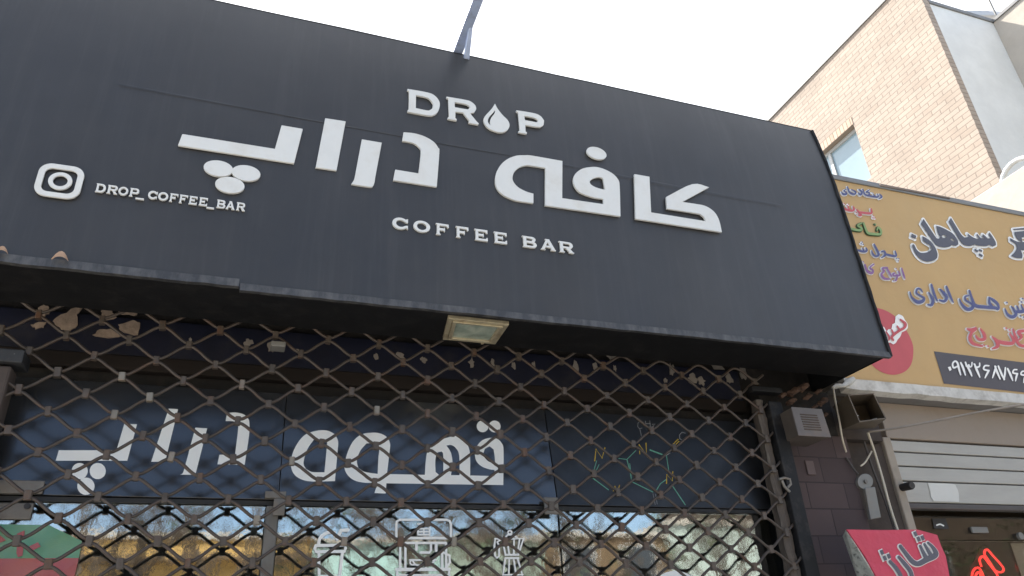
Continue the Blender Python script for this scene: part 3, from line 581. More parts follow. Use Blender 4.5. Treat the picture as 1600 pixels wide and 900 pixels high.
m = MB(); m.tube([sp(UL+(UR-UL)*i/30, VT+random.uniform(-.0015, .0015), -.002-BOW(VT)) for i in range(31)], .004, 6); m.build('edge_strip', M['strip'], sg)
# faint ghost seam of an older panel showing through
gm = mat('sign_seam', (.062, .061, .06), .5, var=.3, scale=5, stain=(.036, .036, .036), stain_amt=1, stain_scale=3, stain_lo=.4, stain_hi=.6)
m = MB(); P = [(-.54, .752), (.1, .741), (.66, .739), (1.1, .745), (1.6, .735), (2.27, .731)]; vs = [sp(u, v, .0062) for u, v in P]+[sp(u, v+.004, .0062) for u, v in P]
m.add(vs, [(i, i+1, i+7, i+6) for i in range(5)]); m.build('seam', gm, sg)

TH = .012
def letter(loops, name='letter', o=(0, 0), s=1., thick=TH, sm=True, m='letter'):
    L = [[on_sign(o[0]+p[0]/s, o[1]+p[1]/s, thick) for p in (smooth(l) if sm else l)] for l in loops]
    mb = MB(); mb.prism(L, -SN*(thick-.003)); return mb.build(name, M[m], sg, .0014, 1)
z1, z2, z3, z4, z5, s_ = (260, 180), (480, 170), (760, 220), (920, 240), (620, 120), 6.6667
letter([[(165, 195), (1130, 350), (1200, 102), (1422, 140), (1330, 502), (120, 313)]], o=z1, s=s_)
letter([[(188, 95), (402, 128), (306, 642), (88, 610)]], o=z2, s=s_)
letter([[(570, 317), (777, 352), (708, 720), (702, 765), (688, 797), (655, 812), (460, 782), (485, 745), (498, 700), (515, 610)]], o=z2, s=s_)
letter([[(1005, 243), (1120, 255), (1230, 290), (1320, 345), (1365, 405), (1377, 455), (1350, 812), (896, 742), (918, 632), (1160, 672), (1185, 450), (1165, 400), (1120, 362), (1060, 343), (990, 333)]], o=z2, s=s_)
letter([[(490, 550), (420, 530), (340, 490), (290, 440), (272, 390), (290, 325), (340, 278), (400, 257), (450, 255), (615, 282), (613, 672), (1397, 785), (1388, 470), (1370, 400), (1320, 345), (1240, 300), (1160, 275), (1090, 273), (1000, 290), (930, 340), (905, 400), (915, 460), (960, 525), (1040, 565), (1120, 590), (1217, 605), (1220, 660), (790, 597), (792, 210), (480, 155), (400, 150), (310, 155), (220, 190), (150, 250), (105, 330), (92, 420), (110, 490), (160, 550), (240, 595), (330, 625), (490, 648)],
        [(1075, 430), (1090, 405), (1140, 382), (1185, 378), (1215, 390), (1235, 508), (1190, 500), (1130, 480), (1090, 455)]], o=z3, s=s_)
letter([[(475, 213), (632, 240), (650, 612), (1215, 703), (1203, 665), (1170, 635), (1130, 622), (815, 572), (808, 450), (1080, 317), (1255, 350), (975, 502), (1130, 526), (1200, 540), (1265, 572), (1320, 622), (1360, 700), (1387, 817), (488, 678)]], o=z4, s=s_)
def sdisc(u, v, r, name='dot', seg=40, hole=0, n=1):
    c = [sp(u+r*math.cos(2*math.pi*k/seg), v+.705*r*math.sin(2*math.pi*k/seg), TH) for k in range(seg)]; L = [c]
    if hole: L.append([sp(u+hole*math.cos(2*math.pi*k/seg), v+hole*math.sin(2*math.pi*k/seg), TH) for k in range(seg)])
    mb = MB(); mb.prism(L, -SN*(TH-.003)); return mb.build(name, M['letter'], sg, .0014, 1)
for x, y, o in ((542, 552, z1), (831, 601, z1), (662, 725, z1), (1149, 127, z3)):
    P = on_sign(o[0]+x/s_, o[1]+y/s_, TH); v = (P-SP0).dot(SUP); sdisc(P.x, v, .0475)
# DROP
letter([[(112, 125), (330, 165), (400, 200), (440, 250), (448, 300), (430, 360), (390, 395), (330, 402), (112, 362), (113, 347), (125, 340), (127, 160), (113, 142)], [(200, 190), (310, 213), (355, 245), (377, 290), (370, 330), (335, 350), (290, 345), (198, 325)]], o=z5, s=s_)
letter([[(517, 205), (720, 240), (780, 262), (820, 300), (828, 335), (808, 370), (765, 380), (825, 455), (855, 485), (850, 497), (750, 478), (748, 465), (760, 460), (690, 372), (612, 362), (610, 428), (625, 440), (625, 455), (530, 437), (530, 425), (545, 415), (537, 228), (518, 218)], [(603, 262), (705, 280), (750, 300), (762, 322), (740, 338), (700, 333), (605, 316)]], o=z5, s=s_)
letter([[(1023, 278), (1050, 330), (1100, 395), (1155, 450), (1175, 500), (1160, 545), (1120, 572), (1070, 577), (1000, 558), (940, 520), (907, 465), (910, 425), (940, 385), (990, 330)], [(1025, 347), (1018, 380), (985, 425), (972, 470), (978, 508), (955, 480), (950, 450), (965, 415), (1005, 370)]], 'drop_emblem', o=z5, s=s_)
letter([[(1245, 347), (1430, 378), (1500, 410), (1535, 455), (1530, 500), (1500, 523), (1440, 518), (1340, 500), (1342, 570), (1357, 578), (1355, 594), (1267, 578), (1267, 565), (1282, 560), (1265, 370), (1247, 360)], [(1330, 405), (1420, 422), (1462, 442), (1472, 460), (1455, 472), (1335, 450)]], o=z5, s=s_)
# small engraved-style capitals (unit box, y up)
def ring(cx, cy, rx, ry, a0, a1, n): return [(cx+rx*math.cos(math.radians(a0+(a1-a0)*k/n)), cy+ry*math.sin(math.radians(a0+(a1-a0)*k/n))) for k in range(n+1)]
STEM = lambda: None
F_ = [(0, 0), (.36, 0), (.34, .06), (.28, .1), (.28, .4), (.62, .4), (.66, .33), (.7, .33), (.7, .66), (.66, .66), (.62, .6), (.28, .6), (.28, .83), (.84, .83), (.92, .7), (1, .7), (1, 1), (0, 1), (.02, .93), (.08, .9), (.08, .1), (.02, .06)]
E_ = [(0, 0), (1, 0), (1, .3), (.92, .3), (.84, .17), (.28, .17), (.28, .42), (.62, .42), (.66, .35), (.7, .35), (.7, .66), (.66, .66), (.62, .6), (.28, .6), (.28, .83), (.84, .83), (.92, .7), (1, .7), (1, 1), (0, 1), (.02, .93), (.08, .9), (.08, .1), (.02, .06)]
GL = {
 'C': [ring(.5, .5, .5, .5, 50, 318, 26)+[(.98, .06), (.98, .36)]+[(.9, .36)]+ring(.53, .5, .30, .31, 318, 50, 18)+[(.9, .62), (.98, .62), (.98, .96)]],
 'O': [ring(.5, .5, .5, .5, 0, 360, 32)[:-1], ring(.5, .5, .29, .32, 0, 360, 28)[:-1]],
 'F': [F_], 'E': [E_],
 'B': [[(0, 0), (.7, 0)]+ring(.7, .27, .28, .27, -90, 60, 9)+[(.82, .53)]+ring(.66, .76, .27, .24, -40, 90, 8)+[(0, 1), (.02, .93), (.08, .9), (.08, .1), (.02, .06)],
       [(.28, .16), (.62, .16)]+ring(.64, .28, .13, .12, -80, 80, 6)+[(.28, .42)], [(.28, .6), (.6, .6)]+ring(.6, .72, .12, .11, -70, 80, 6)+[(.28, .84)]],
 'A': [[(0, 0), (.3, 0), (.3, .06), (.24, .09), (.3, .24), (.66, .24), (.72, .09), (.66, .06), (.66, 0), (1, 0), (1, .06), (.95, .09), (.62, .93), (.62, 1), (.32, 1), (.32, .93), (.37, .9), (.05, .09), (0, .06)], [(.36, .40), (.48, .72), (.6, .40)]],
 'R': [[(0, 0), (.36, 0), (.36, .06), (.28, .1), (.28, .4), (.46, .4), (.68, .08), (.66, .06), (.66, 0), (1, 0), (1, .07), (.93, .1), (.74, .4)]+ring(.68, .7, .28, .3, -60, 90, 10)+[(0, 1), (.02, .93), (.08, .9), (.08, .1), (.02, .06)],
       [(.28, .56), (.62, .56)]+ring(.64, .7, .12, .135, -80, 80, 7)+[(.28, .84)]],
 'P': [[(0, 0), (.38, 0), (.38, .06), (.28, .1), (.28, .36), (.66, .36)]+ring(.68, .68, .3, .32, -90, 90, 12)+[(0, 1), (.02, .93), (.08, .9), (.08, .1), (.02, .06)],
       [(.28, .53), (.62, .53)]+ring(.64, .685, .13, .15, -80, 80, 7)+[(.28, .84)]],
 'D': [[(0, 0), (.55, 0)]+ring(.55, .5, .45, .5, -80, 80, 14)+[(.55, 1), (0, 1), (.02, .93), (.08, .9), (.08, .1), (.02, .06)], [(.28, .17), (.52, .17)]+ring(.53, .5, .24, .33, -80, 80, 12)+[(.28, .83)]],
 '_': [[(0, -.24), (1, -.24), (1, -.08), (0, -.08)]]}
def caps(text, xs, o, s, base, cap, thick):
    """xs: left/right photo-zoom x of every letter on the baseline y = base(x); cap height in metres"""
    for ch, (x0, x1) in zip(text, xs):
        A = on_sign(o[0]+x0/s, o[1]+base(x0)/s, thick); B = on_sign(o[0]+x1/s, o[1]+base(x1)/s, thick)
        v0 = (A-SP0).dot(SUP); u0, u1 = A.x, B.x
        mb = MB(); mb.prism([[sp(u0+(u1-u0)*p[0], v0+cap*p[1], thick) for p in l] for l in GL[ch]], -SN*(thick-.003)); mb.build('letter', M['letter'], sg)
caps('COFFEEBAR', [(67, 196), (238, 373), (420, 524), (582, 684), (734, 838), (890, 994), (1120, 1237), (1268, 1388), (1417, 1535)], (600, 320), 5.161, lambda x: 237+(x-430)*.1418, .0495, .011)
caps('DROP_COFFEE_BAR', [(480, 550), (560, 634), (638, 706), (716, 782), (765, 823), (845, 910), (915, 985), (995, 1052), (1062, 1120), (1130, 1186), (1200, 1258), (1258, 1310), (1323, 1386), (1388, 1450), (1460, 1522)], (40, 240), 4.444, lambda x: 262+(x-480)*.1312, .0325, .009)
# round-cornered camera emblem
def rrect(u0, u1, v0, v1, r, n=8):
    P = []
    for cx, cy, a in ((u1-r, v1-r, 0), (u0+r, v1-r, 90), (u0+r, v0+r, 180), (u1-r, v0+r, 270)):
        P += [sp(cx+r*math.cos(math.radians(a+90*k/n)), cy+r*math.sin(math.radians(a+90*k/n)), .010) for k in range(n+1)]
    return P
mb = MB(); mb.prism([rrect(-.697, -.569, .2465, .373, .036), rrect(-.679, -.587, .2645, .355, .021)], -SN*.007); mb.build('emblem_frame', M['letter'], sg, .001, 1)
mb = MB(); seg = 36; mb.prism([[sp(-.631+rr*math.cos(2*math.pi*k/seg), .310+rr*math.sin(2*math.pi*k/seg), .010) for k in range(seg)] for rr in (.0335, .0205)], -SN*.007); mb.build('emblem_ring', M['letter'], sg, .001, 1)

# things on and under the sign
for (px, py, sz, lab) in ((6, 394, .030, 'dry brown leaf on the sign ledge, at the very left edge'), (97, 405, .040, 'curled tan leaf standing on the sign ledge, below the camera emblem')):
    P = on_sign(px, py, .006); lf = MB(); n = 7; vs = []
    for i in range(n):
        t = i/(n-1); wd = sz*.42*math.sin(math.pi*min(.98, t*.9+.06)); c = P+Vector((-sz*.6+sz*1.1*t, -.008-.004*math.sin(3*t), -.010+sz*.75*(1-t)*t*2.2))
        vs += [c+Vector((0, -.006, wd*.7)), c+Vector((0, .001, 0)), c+Vector((0, -.008, -wd*.5))]
    fs = []
    for i in range(n-1): fs += [(3*i, 3*i+1, 3*i+4, 3*i+3), (3*i+1, 3*i+2, 3*i+5, 3*i+4)]
    lf.add(vs, fs, True); o = lf.build('leaf', M['leaf']); sl = o.modifiers.new('thick', 'SOLIDIFY'); sl.thickness = .0012
    tag(o, lab, 'leaf')
fx = thing('floodlight', (.79, 2.47, 2.76), 'square brass-framed floodlight set in the black underside of the sign', 'light')
fa = [at_z(*p, 2.752) for p in ((700.4, 497.5), (795.7, 507.5), (774, 538.4), (692, 531))]
ctr = sum(fa, Vector())/4
def inset(k, dz): return [ctr+(p-ctr)*k+Vector((0, 0, dz)) for p in fa]
def band(q0, q1, name, mm, par):                                  # picture-frame ring between two quads, with depth
    m = MB(); 
    for i in range(4):
        j = (i+1) % 4; m.hexa([q0[i], q0[j], q1[j], q1[i]], [p+Vector((0, 0, .016)) for p in (q0[i], q0[j], q1[j], q1[i])])
    return m.build(name, M[mm], par, .002)
band(inset(1, 0), inset(.84, .0), 'outer_frame', 'brass', fx); band(inset(.83, -.006), inset(.70, -.004), 'inner_frame', 'brass', fx)
m = MB(); q = inset(.705, .003); m.hexa(q, [p+Vector((0, 0, .006)) for p in q]); m.build('glass', M['lampglass'], fx)
m = MB(); m.cyl(inset(.5, .0)[2]+Vector((.0, .035, -.008)), inset(.5, 0)[2]+Vector((0, .035, .004)), .006, 10); m.build('screw', M['brass'], fx)
m = MB(); A, B = Vector((.728, 2.50, 4.125)), Vector((.728, 1.35, 4.128))
m.hexa([(.709, 1.35, 4.11), (.752, 1.35, 4.11), (.752, 1.35, 4.15), (.709, 1.35, 4.15)], [(.709, 2.55, 4.10), (.752, 2.55, 4.10), (.752, 2.55, 4.145), (.709, 2.55, 4.145)]); arm = tag(m.build('arm', M['armglare'], sg, .004), 'steel arm, tinted pale blue for glare, sticking out above the top edge')
m = MB(); m.hexa([(.745, 2.385, 4.035), (.771, 2.385, 4.035), (.771, 2.36, 4.035), (.745, 2.36, 4.035)], [(.735, 2.27, 4.108), (.752, 2.27, 4.108), (.752, 2.235, 4.108), (.735, 2.235, 4.108)]); m.build('strut', M['armglare'], arm, .003)
m = MB(); m.box((.715, 2.47, 4.03), (.746, 2.53, 4.099)); m.build('foot', M['armglare'], arm, .003)

# ================================================================== NEXT DOOR
nb = thing('shop_building', (4.4, 2.9, 0), 'neighbouring copy shop front in beige and grey, below the yellow banner', 'building')
m = MB(); m.box((3.03, 2.80, 2.555), (6.5, 2.95, 2.74)); m.build('fascia', M['fascia'], nb, .004)
m = MB(); m.box((2.72, 2.715, 2.742), (6.5, 3.3, 2.775)); m.build('soffit', M['soffit'], nb)
m = MB(); P = []
n = 40; vs = []
for i in range(n+1):
    x = 2.72+3.6*i/n; j = random.uniform(-.004, .004); k2 = random.uniform(-.003, .003)
    vs += [(x, 2.672+k2, 2.748+j), (x, 2.672+k2, 2.800), (x, 2.712, 2.800), (x, 2.712, 2.736+j)]
fs = []
for i in range(n):
    for e in range(4): fs.append((4*i+e, 4*i+(e+1) % 4, 4*i+4+(e+1) % 4, 4*i+4+e))
fs += [(0, 1, 2, 3), (4*n+3, 4*n+2, 4*n+1, 4*n)]
m.add(vs, fs); m.build('ledge', M['ledge'], nb)
# shutter jamb post
m = MB(); m.box((2.980, 2.782, 0), (3.030, 2.86, 2.553)); m.build('jamb', M['beigepost'], nb, .006)
m = MB(); m.box((2.72, 2.72, 4.085), (6.5, 2.9, 4.12)); m.build('roof_edge', M['coping'], nb)
m = MB(); m.box((2.70, 2.99, 2.78), (6.5, 3.2, 4.08)); m.build('wall', M['render2'], nb)
pil = thing('pillar', (2.6, 2.75, 0), 'dark purple tiled pillar between the gate and the white shutter', 'pillar')
m = MB(); m.box((2.250, 2.715, 0), (2.685, 2.99, 2.52)); m.build('tiled_face', M['tilewall'], pil, .004)
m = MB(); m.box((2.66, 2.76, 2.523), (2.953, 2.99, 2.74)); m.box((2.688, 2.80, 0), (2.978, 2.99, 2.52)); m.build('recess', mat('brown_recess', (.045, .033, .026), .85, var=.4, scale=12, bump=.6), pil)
tl = MB(); a = at_y(1265, 730, 2.712); tl.box((a.x-.02, 2.708, a.z-.035), (a.x+.025, 2.7145, a.z+.03)); tl.build('tile_chip', mat('tile_chip', (.11, .075, .07), .7, var=.3, bump=.4), pil, .003)

sh = thing('roller_shutter', (3.9, 2.83, 2.21), 'half raised white roller shutter with horizontal slats, below the yellow banner', 'shutter')
z = 2.237; zs = [2.239, 2.344, 2.417, 2.488, 2.549]
for z0, z1 in zip(zs, zs[1:]):
    m = MB(); m.box((3.032, 2.805, z0+.003), (6.4, 2.83, z1-.0035)); m.build('slat', M['shutter'], sh, .004)
m = MB(); m.box((3.032, 2.822, 2.24), (6.4, 2.835, 2.55)); m.build('backing', M['shgroove'], sh)
m = MB(); m.box((3.032, 2.797, 2.210), (6.4, 2.84, 2.2365)); m.build('bottom_bar', M['darkbar'], sh, .006)
a = at_y(1405, 763, 2.80); m = MB(); m.tube([a, a+Vector((.0, -.012, .0)), a+Vector((-.004, -.076, -.004)), a+Vector((-.005, -.084, -.005))], .019, 16, taper=[.85, .95, 1, .82]); m.build('knob', M['blackrub'], sh)
tip = a+Vector((-.007, -.0665, -.0065))
lb = MB(); lb.prism([[at_y(1300+x/4.5, 700+y/4.5, 2.803) for x, y in smooth([(672, 246), (845, 254), (872, 275), (888, 315), (893, 380), (715, 374), (695, 345), (688, 300)])]], (0, -.0016, 0))
tag(lb.build('paper_label', M['paperlabel']), 'blank white paper label stuck on the lowest shutter slat', 'label')
# glass door under the shutter
dr = thing('glass_door', (3.9, 2.9, 0), 'frameless glass shop door reflecting a tree, under the roller shutter', 'door')
gm2 = bpy.data.materials.new('door_glass'); gm2 = film_glass(); gm2.name = 'door_glass'
for n_ in gm2.node_tree.nodes:
    if n_.type == 'MAP_RANGE': n_.inputs[3].default_value = .07
    if n_.type == 'BUMP': n_.inputs['Strength'].default_value = .04
    if n_.type == 'BSDF_TRANSPARENT': n_.inputs['Color'].default_value = (.75, .72, .66, 1)
s1 = at_y(1563, 808, 2.90); s2 = at_y(1600, 893, 2.90)
m = MB(); m.box((3.05, 2.90, .05), (s1.x-.004, 2.91, 2.08)); m.build('leaf', gm2, dr)
m = MB(); m.box((s1.x+.004, 2.90, .05), (6.4, 2.91, 2.08)); m.build('leaf', gm2, dr)
m = MB(); m.box((3.032, 2.898, 2.084), (6.4, 2.912, 2.24)); m.build('transom', gm2, dr)
a = at_y(1529, 828, 2.895); m = MB(); m.box((a.x-.055, 2.885, a.z-.016), (a.x+.055, 2.897, a.z+.014)); m.build('patch_fitting', M['greymetal'], dr, .003)
a = at_y(1592, 838, 2.895); m = MB(); m.cyl(a, a+Vector((0, -.015, 0)), .018); m.build('disc_fitting', M['greymetal'], dr, .002)
a = at_y(1590, 868, 2.93); st = MB(); st.box((a.x-.02, 2.93, a.z-.25), (a.x+.2, 2.932, a.z+.06)); tag(st.build('paper_notice', M['paperlabel']), 'pale notice sheet behind the right-hand door glass', 'notice')
a = at_y(1469, 818, 2.893); st = thing('sticker', a, 'small square black sticker with a white mark, on the door glass', 'sticker')
m = MB(); m.prism([[at_y(1400+x/3.46, 640+y/3.46, 2.893) for x, y in ((195, 588), (268, 588), (287, 645), (207, 642))]], (0, .002, 0)); m.build('square', M['blackrub'], st)
k = Ink(zoomed((1400, 640), 3.46, planeY(2.893)), (0, -1, 0), .0006); k.stroke([(220, 625), (238, 620), (256, 628)], 8); k.done('mark', M['decal'], st)
m = MB(); m.box((2.97, 4.6, 0), (6.4, 4.65, 2.7)); m.box((2.97, 2.96, 2.6), (6.4, 4.597, 2.65)); m.box((6.4, 2.96, 0), (6.45, 4.597, 2.597)); m.build('interior', mat('brown_room', (.085, .07, .055), .9, var=.4, scale=2), nb)

# neon lettering in the door
ne = thing('neon_sign', (3.6, 2.94, 1.95), 'red neon outline lettering behind the glass door', 'neon sign')
NZ = zoomed((1400, 640), 3.46, planeY(2.94))
def neon(pts): m = MB(); m.tube([NZ(*p[:2]) for p in spline(pts, 5)], .0055, 6); m.build('tube', M['neon'], ne)
neon([(405, 960), (412, 890), (425, 862), (445, 855), (462, 875), (485, 930), (500, 960)]); neon([(436, 960), (430, 905), (442, 880), (455, 890), (478, 960)])
neon([(462, 850), (452, 815), (460, 797), (474, 796), (500, 830), (548, 895), (540, 925), (500, 905)]); neon([(490, 800), (478, 780), (482, 762), (496, 758), (520, 785), (578, 852), (572, 878), (540, 872), (510, 830), (490, 800)])
bk = MB(); bk.prism([[NZ(*p)+Vector((0, .02, 0)) for p in ((470, 745), (505, 735), (590, 850), (590, 960), (410, 960), (420, 850), (450, 800))]], (0, .006, 0)); bk.build('backing', M['blackrub'], ne)

# the yellow banner sign
bn = thing('banner_sign', (4.3, 2.72, 2.80), 'faded yellow banner sign with grey, blue and red Persian text and a phone number', 'sign')
BX0, BX1 = 2.722, 6.4; nx, nz = 70, 22; m = MB(); vs = []; fs = []
for j in range(nz+1):
    for i in range(nx+1):
        x = BX0+(BX1-BX0)*i/nx; z = 2.802+1.262*j/nz
        vs.append((x, 2.7035, z))
for j in range(nz):
    for i in range(nx): a = j*(nx+1)+i; fs.append((a, a+1, a+nx+2, a+nx+1))
m.add(vs, fs, True); m.build('cloth', M['banner'], bn)
m = MB(); m.box((BX0, 2.706, 2.803), (BX1, 2.75, 4.062)); m.build('box', M['ledge'], bn)
m = MB(); m.box((BX0-.004, 2.695, 4.064), (BX1, 2.76, 4.082)); m.build('top_rail', M['greymetal'], bn, .003)
aa = at_y(1375, 292, 2.70); m = MB(); m.hexa([(aa.x, 2.69, 4.075), (aa.x+.55, 2.69, 4.083), (aa.x+.55, 2.69, 4.094), (aa.x, 2.69, 4.093)], [(aa.x, 2.73, 4.083), (aa.x+.55, 2.73, 4.083), (aa.x+.55, 2.73, 4.096), (aa.x, 2.73, 4.096)]); m.build('loose_strip', mat('rusty_strip', (.2, .15, .12), .7, metal=.2, var=.3, bump=.3), bn, .002)
BP = planeY(2.7025)
class Txt:
    """one printed text: the pale outline behind, the coloured fill in front"""
    def __init__(s, o, sc, grow): s.o = Ink(zoomed(o, sc, BP), (0, -1, 0), .0012); s.f = Ink(zoomed(o, sc, BP), (0, -1, 0), .0075); s.g = grow
    def st(s, *lists, w=None):
        for l in lists: s.o.stroke(l, w, s.g); s.f.stroke(l, w)
        return s
    def dots(s, r, *pts):
        for x, y in pts:
            q = [(x-r*1.25, y-r*.55), (x+r*.1, y-r), (x+r*1.25, y+r*.4), (x-r*.1, y+r)]
            s.o.poly([q], s.g, False); s.f.poly([q], 0, False)
        return s
    def shape(s, *loops): s.o.poly([loops[0]], s.g); s.f.poly(loops); return s
    def done(s, mo, mf): s.o.done('lettering_outline', M[mo], bn); s.f.done('lettering', M[mf], bn)
t = Txt((1400, 320), 7.5, 20)
t.shape([(297, 375), (340, 395), (400, 440), (450, 510), (475, 580), (470, 630), (430, 660), (370, 672), (310, 662), (250, 620), (205, 555), (180, 490), (185, 470), (205, 480), (230, 530), (270, 565), (320, 570), (380, 555), (405, 525), (395, 490), (350, 460), (310, 430)])
t.shape([(172, 345), (228, 370), (218, 408), (165, 385)])
t.shape([(312, 172), (282, 230), (420, 430), (465, 485), (540, 508), (610, 500), (640, 480), (690, 490), (720, 470), (710, 420), (660, 350), (600, 310), (520, 270), (458, 252), (470, 300), (485, 350), (508, 380), (490, 405), (465, 400), (440, 365)],
        [(522, 378), (540, 364), (565, 364), (580, 380), (565, 394), (540, 394)], [(625, 408), (645, 400), (672, 425), (668, 437), (640, 425)])
t.shape([(632, 158), (605, 205), (700, 360), (740, 430), (790, 480), (860, 490), (910, 470), (940, 485), (1040, 492), (1080, 480), (1120, 498), (1160, 480), (1155, 440), (1120, 380), (1085, 330), (1070, 350), (1095, 400), (1060, 400), (1035, 372), (1005, 350), (1000, 375), (1020, 400), (980, 395), (940, 345), (930, 360), (960, 400), (930, 405), (870, 375), (825, 340), (840, 385), (790, 390), (750, 350), (700, 270)])
for q in ([(912, 520), (955, 545), (940, 568), (905, 540)], [(962, 522), (1000, 540), (995, 562), (955, 548)], [(962, 575), (1005, 595), (998, 622), (955, 598)]): t.shape(q)
t.shape([(1360, 290), (1640, 262), (1640, 292), (1365, 303)]); t.shape([(1375, 325), (1640, 300), (1640, 360), (1460, 390), (1470, 440), (1640, 470), (1640, 540), (1450, 540), (1470, 590), (1465, 635), (1400, 632), (1335, 605), (1380, 560), (1405, 510), (1390, 470), (1330, 430), (1325, 395), (1400, 435), (1460, 445), (1400, 400)])
t.done('bn_white', 'bn_grey')
t = Txt((1410, 430), 6.921, 9)
t.st([(70, 190, 14), (95, 250, 22), (150, 295, 40), (205, 288, 38), (222, 255, 26), (180, 228, 24), (140, 200, 22), (148, 158, 22), (178, 155, 20), (205, 190, 14)])
t.st([(272, 195, 14), (300, 235, 26), (318, 285, 34), (300, 330, 30), (262, 325, 16)], [(300, 110, 22), (330, 210, 28), (362, 285, 16)], [(395, 160, 18), (435, 205, 34), (468, 250, 34), (440, 288, 30), (390, 275, 18)], [(465, 130, 22), (500, 220, 28), (538, 300, 14)])
t.st([(605, 265, 14), (630, 320, 26), (685, 372, 40), (738, 365, 38), (750, 330, 28), (710, 302, 22), (668, 272, 22), (668, 238, 22), (700, 228, 18)], [(712, 175, 22), (740, 265, 28), (775, 335, 38), (880, 352, 38), (980, 360, 36), (1028, 372, 22), (1020, 320, 28), (970, 275, 32), (925, 245, 14)], [(925, 250, 14), (930, 305, 28), (955, 345, 30)])
t.st([(1095, 370, 14), (1125, 430, 28), (1175, 458, 38), (1215, 430, 34), (1190, 375, 26), (1165, 345, 14)], [(1205, 400, 24), (1260, 402, 36), (1330, 388, 36), (1400, 390, 36)], [(1222, 340, 14), (1245, 392, 26)], [(1268, 330, 14), (1290, 380, 24)]).dots(11, (1115, 305), (1285, 262), (1272, 298), (1312, 300), (1262, 448), (1298, 462))
t.done('bn_white', 'bn_blue')
t = Txt((1410, 430), 6.921, 8)
t.st([(690, 585, 18), (735, 598, 40), (780, 580, 30)], [(780, 590, 30), (735, 630, 32), (718, 690, 36), (755, 745, 34), (850, 772, 20)], [(830, 585, 16), (868, 640, 36), (875, 695, 36), (815, 700, 30), (780, 660, 18)]).dots(12, (868, 762), (912, 775))
t.st([(955, 670, 14), (1005, 718, 40), (1015, 775, 38), (960, 800, 18)], [(1000, 715, 34), (1080, 738, 42), (1172, 742, 38), (1190, 700, 34), (1150, 640, 18)], [(1185, 590, 20), (1215, 680, 30), (1250, 755, 32), (1330, 775, 34), (1420, 775, 34)], [(1400, 590, 34), (1315, 605, 34), (1240, 620, 36), (1275, 670, 30), (1245, 705, 20)]).dots(12, (1108, 580), (1148, 600))
t.done('bn_white', 'bn_red')
# little list on the left
def small(lists, dots, mf, mo='bn_white', g=5.5, r=6):
    t = Txt((1300, 280), 5.293, g); t.st(*lists)
    if dots: t.dots(r, *dots)
    t.done(mo, mf)
small([[(72, 112, 8), (88, 130, 16), (112, 128, 14), (104, 112, 10), (92, 100, 10), (108, 92, 8)], [(120, 70, 10), (133, 105, 14), (152, 125, 16), (180, 130, 14), (186, 110, 14), (152, 92, 8)], [(214, 92, 9), (238, 112, 15), (228, 136, 14), (210, 122, 10)], [(246, 90, 10), (262, 130, 13), (292, 142, 14), (298, 118, 11), (274, 112, 10), (304, 94, 9)], [(296, 143, 13), (350, 152, 14), (374, 150, 13), (368, 130, 8)], [(336, 132, 8), (346, 150, 12)], [(386, 130, 9), (404, 152, 14), (382, 166, 10)]], [(322, 118), (332, 122)], 'bn_blue', r=4)
small([[(70, 240, 18), (115, 258, 18), (160, 266, 18), (176, 252, 16), (166, 232, 10)], [(124, 232, 10), (136, 258, 14)], [(196, 258, 12), (222, 284, 18), (232, 306, 16), (208, 302, 9)], [(222, 278, 16), (272, 286, 19), (318, 286, 18), (314, 252, 12)]], [(92, 208), (128, 214), (116, 226), (192, 284), (334, 310), (346, 328), (330, 326)], 'bn_red')
small([[(120, 402, 16), (170, 420, 19), (226, 428, 19), (238, 412, 16), (206, 388, 16), (238, 368, 12)], [(254, 370, 14), (272, 420, 16), (292, 452, 18), (345, 460, 19), (392, 460, 18), (396, 430, 16), (374, 404, 14), (364, 428, 10)]], [(350, 378)], 'bn_green', 'bn_dgreen')
small([[(190, 588, 16), (250, 604, 18), (280, 596, 17), (272, 572, 9)], [(244, 576, 9), (254, 596, 12)], [(340, 545, 14), (366, 595, 18), (378, 632, 18), (350, 642, 17), (328, 620, 14), (320, 596, 9)], [(402, 606, 14), (424, 602, 15), (430, 634, 17), (402, 654, 11)], [(428, 624, 16), (478, 638, 19), (520, 640, 17), (512, 602, 11)]], [(232, 540), (248, 546), (241, 528), (524, 662), (538, 682), (542, 664)], 'bn_blue')
small([[(264, 712, 14), (284, 765, 17), (322, 782, 18), (330, 758, 15), (306, 738, 13), (338, 708, 12)], [(448, 738, 14), (410, 742, 16), (420, 768, 15), (400, 792, 17), (424, 826, 18), (470, 832, 12)], [(442, 736, 10), (462, 772, 15), (482, 812, 11)], [(510, 782, 14), (494, 790, 14), (506, 806, 14), (528, 800, 15), (522, 838, 14), (500, 846, 9)], [(524, 798, 15), (552, 800, 15), (540, 766, 9)], [(568, 742, 11), (582, 790, 15), (594, 826, 10)]], [(522, 746), (250, 690)], 'bn_purple')
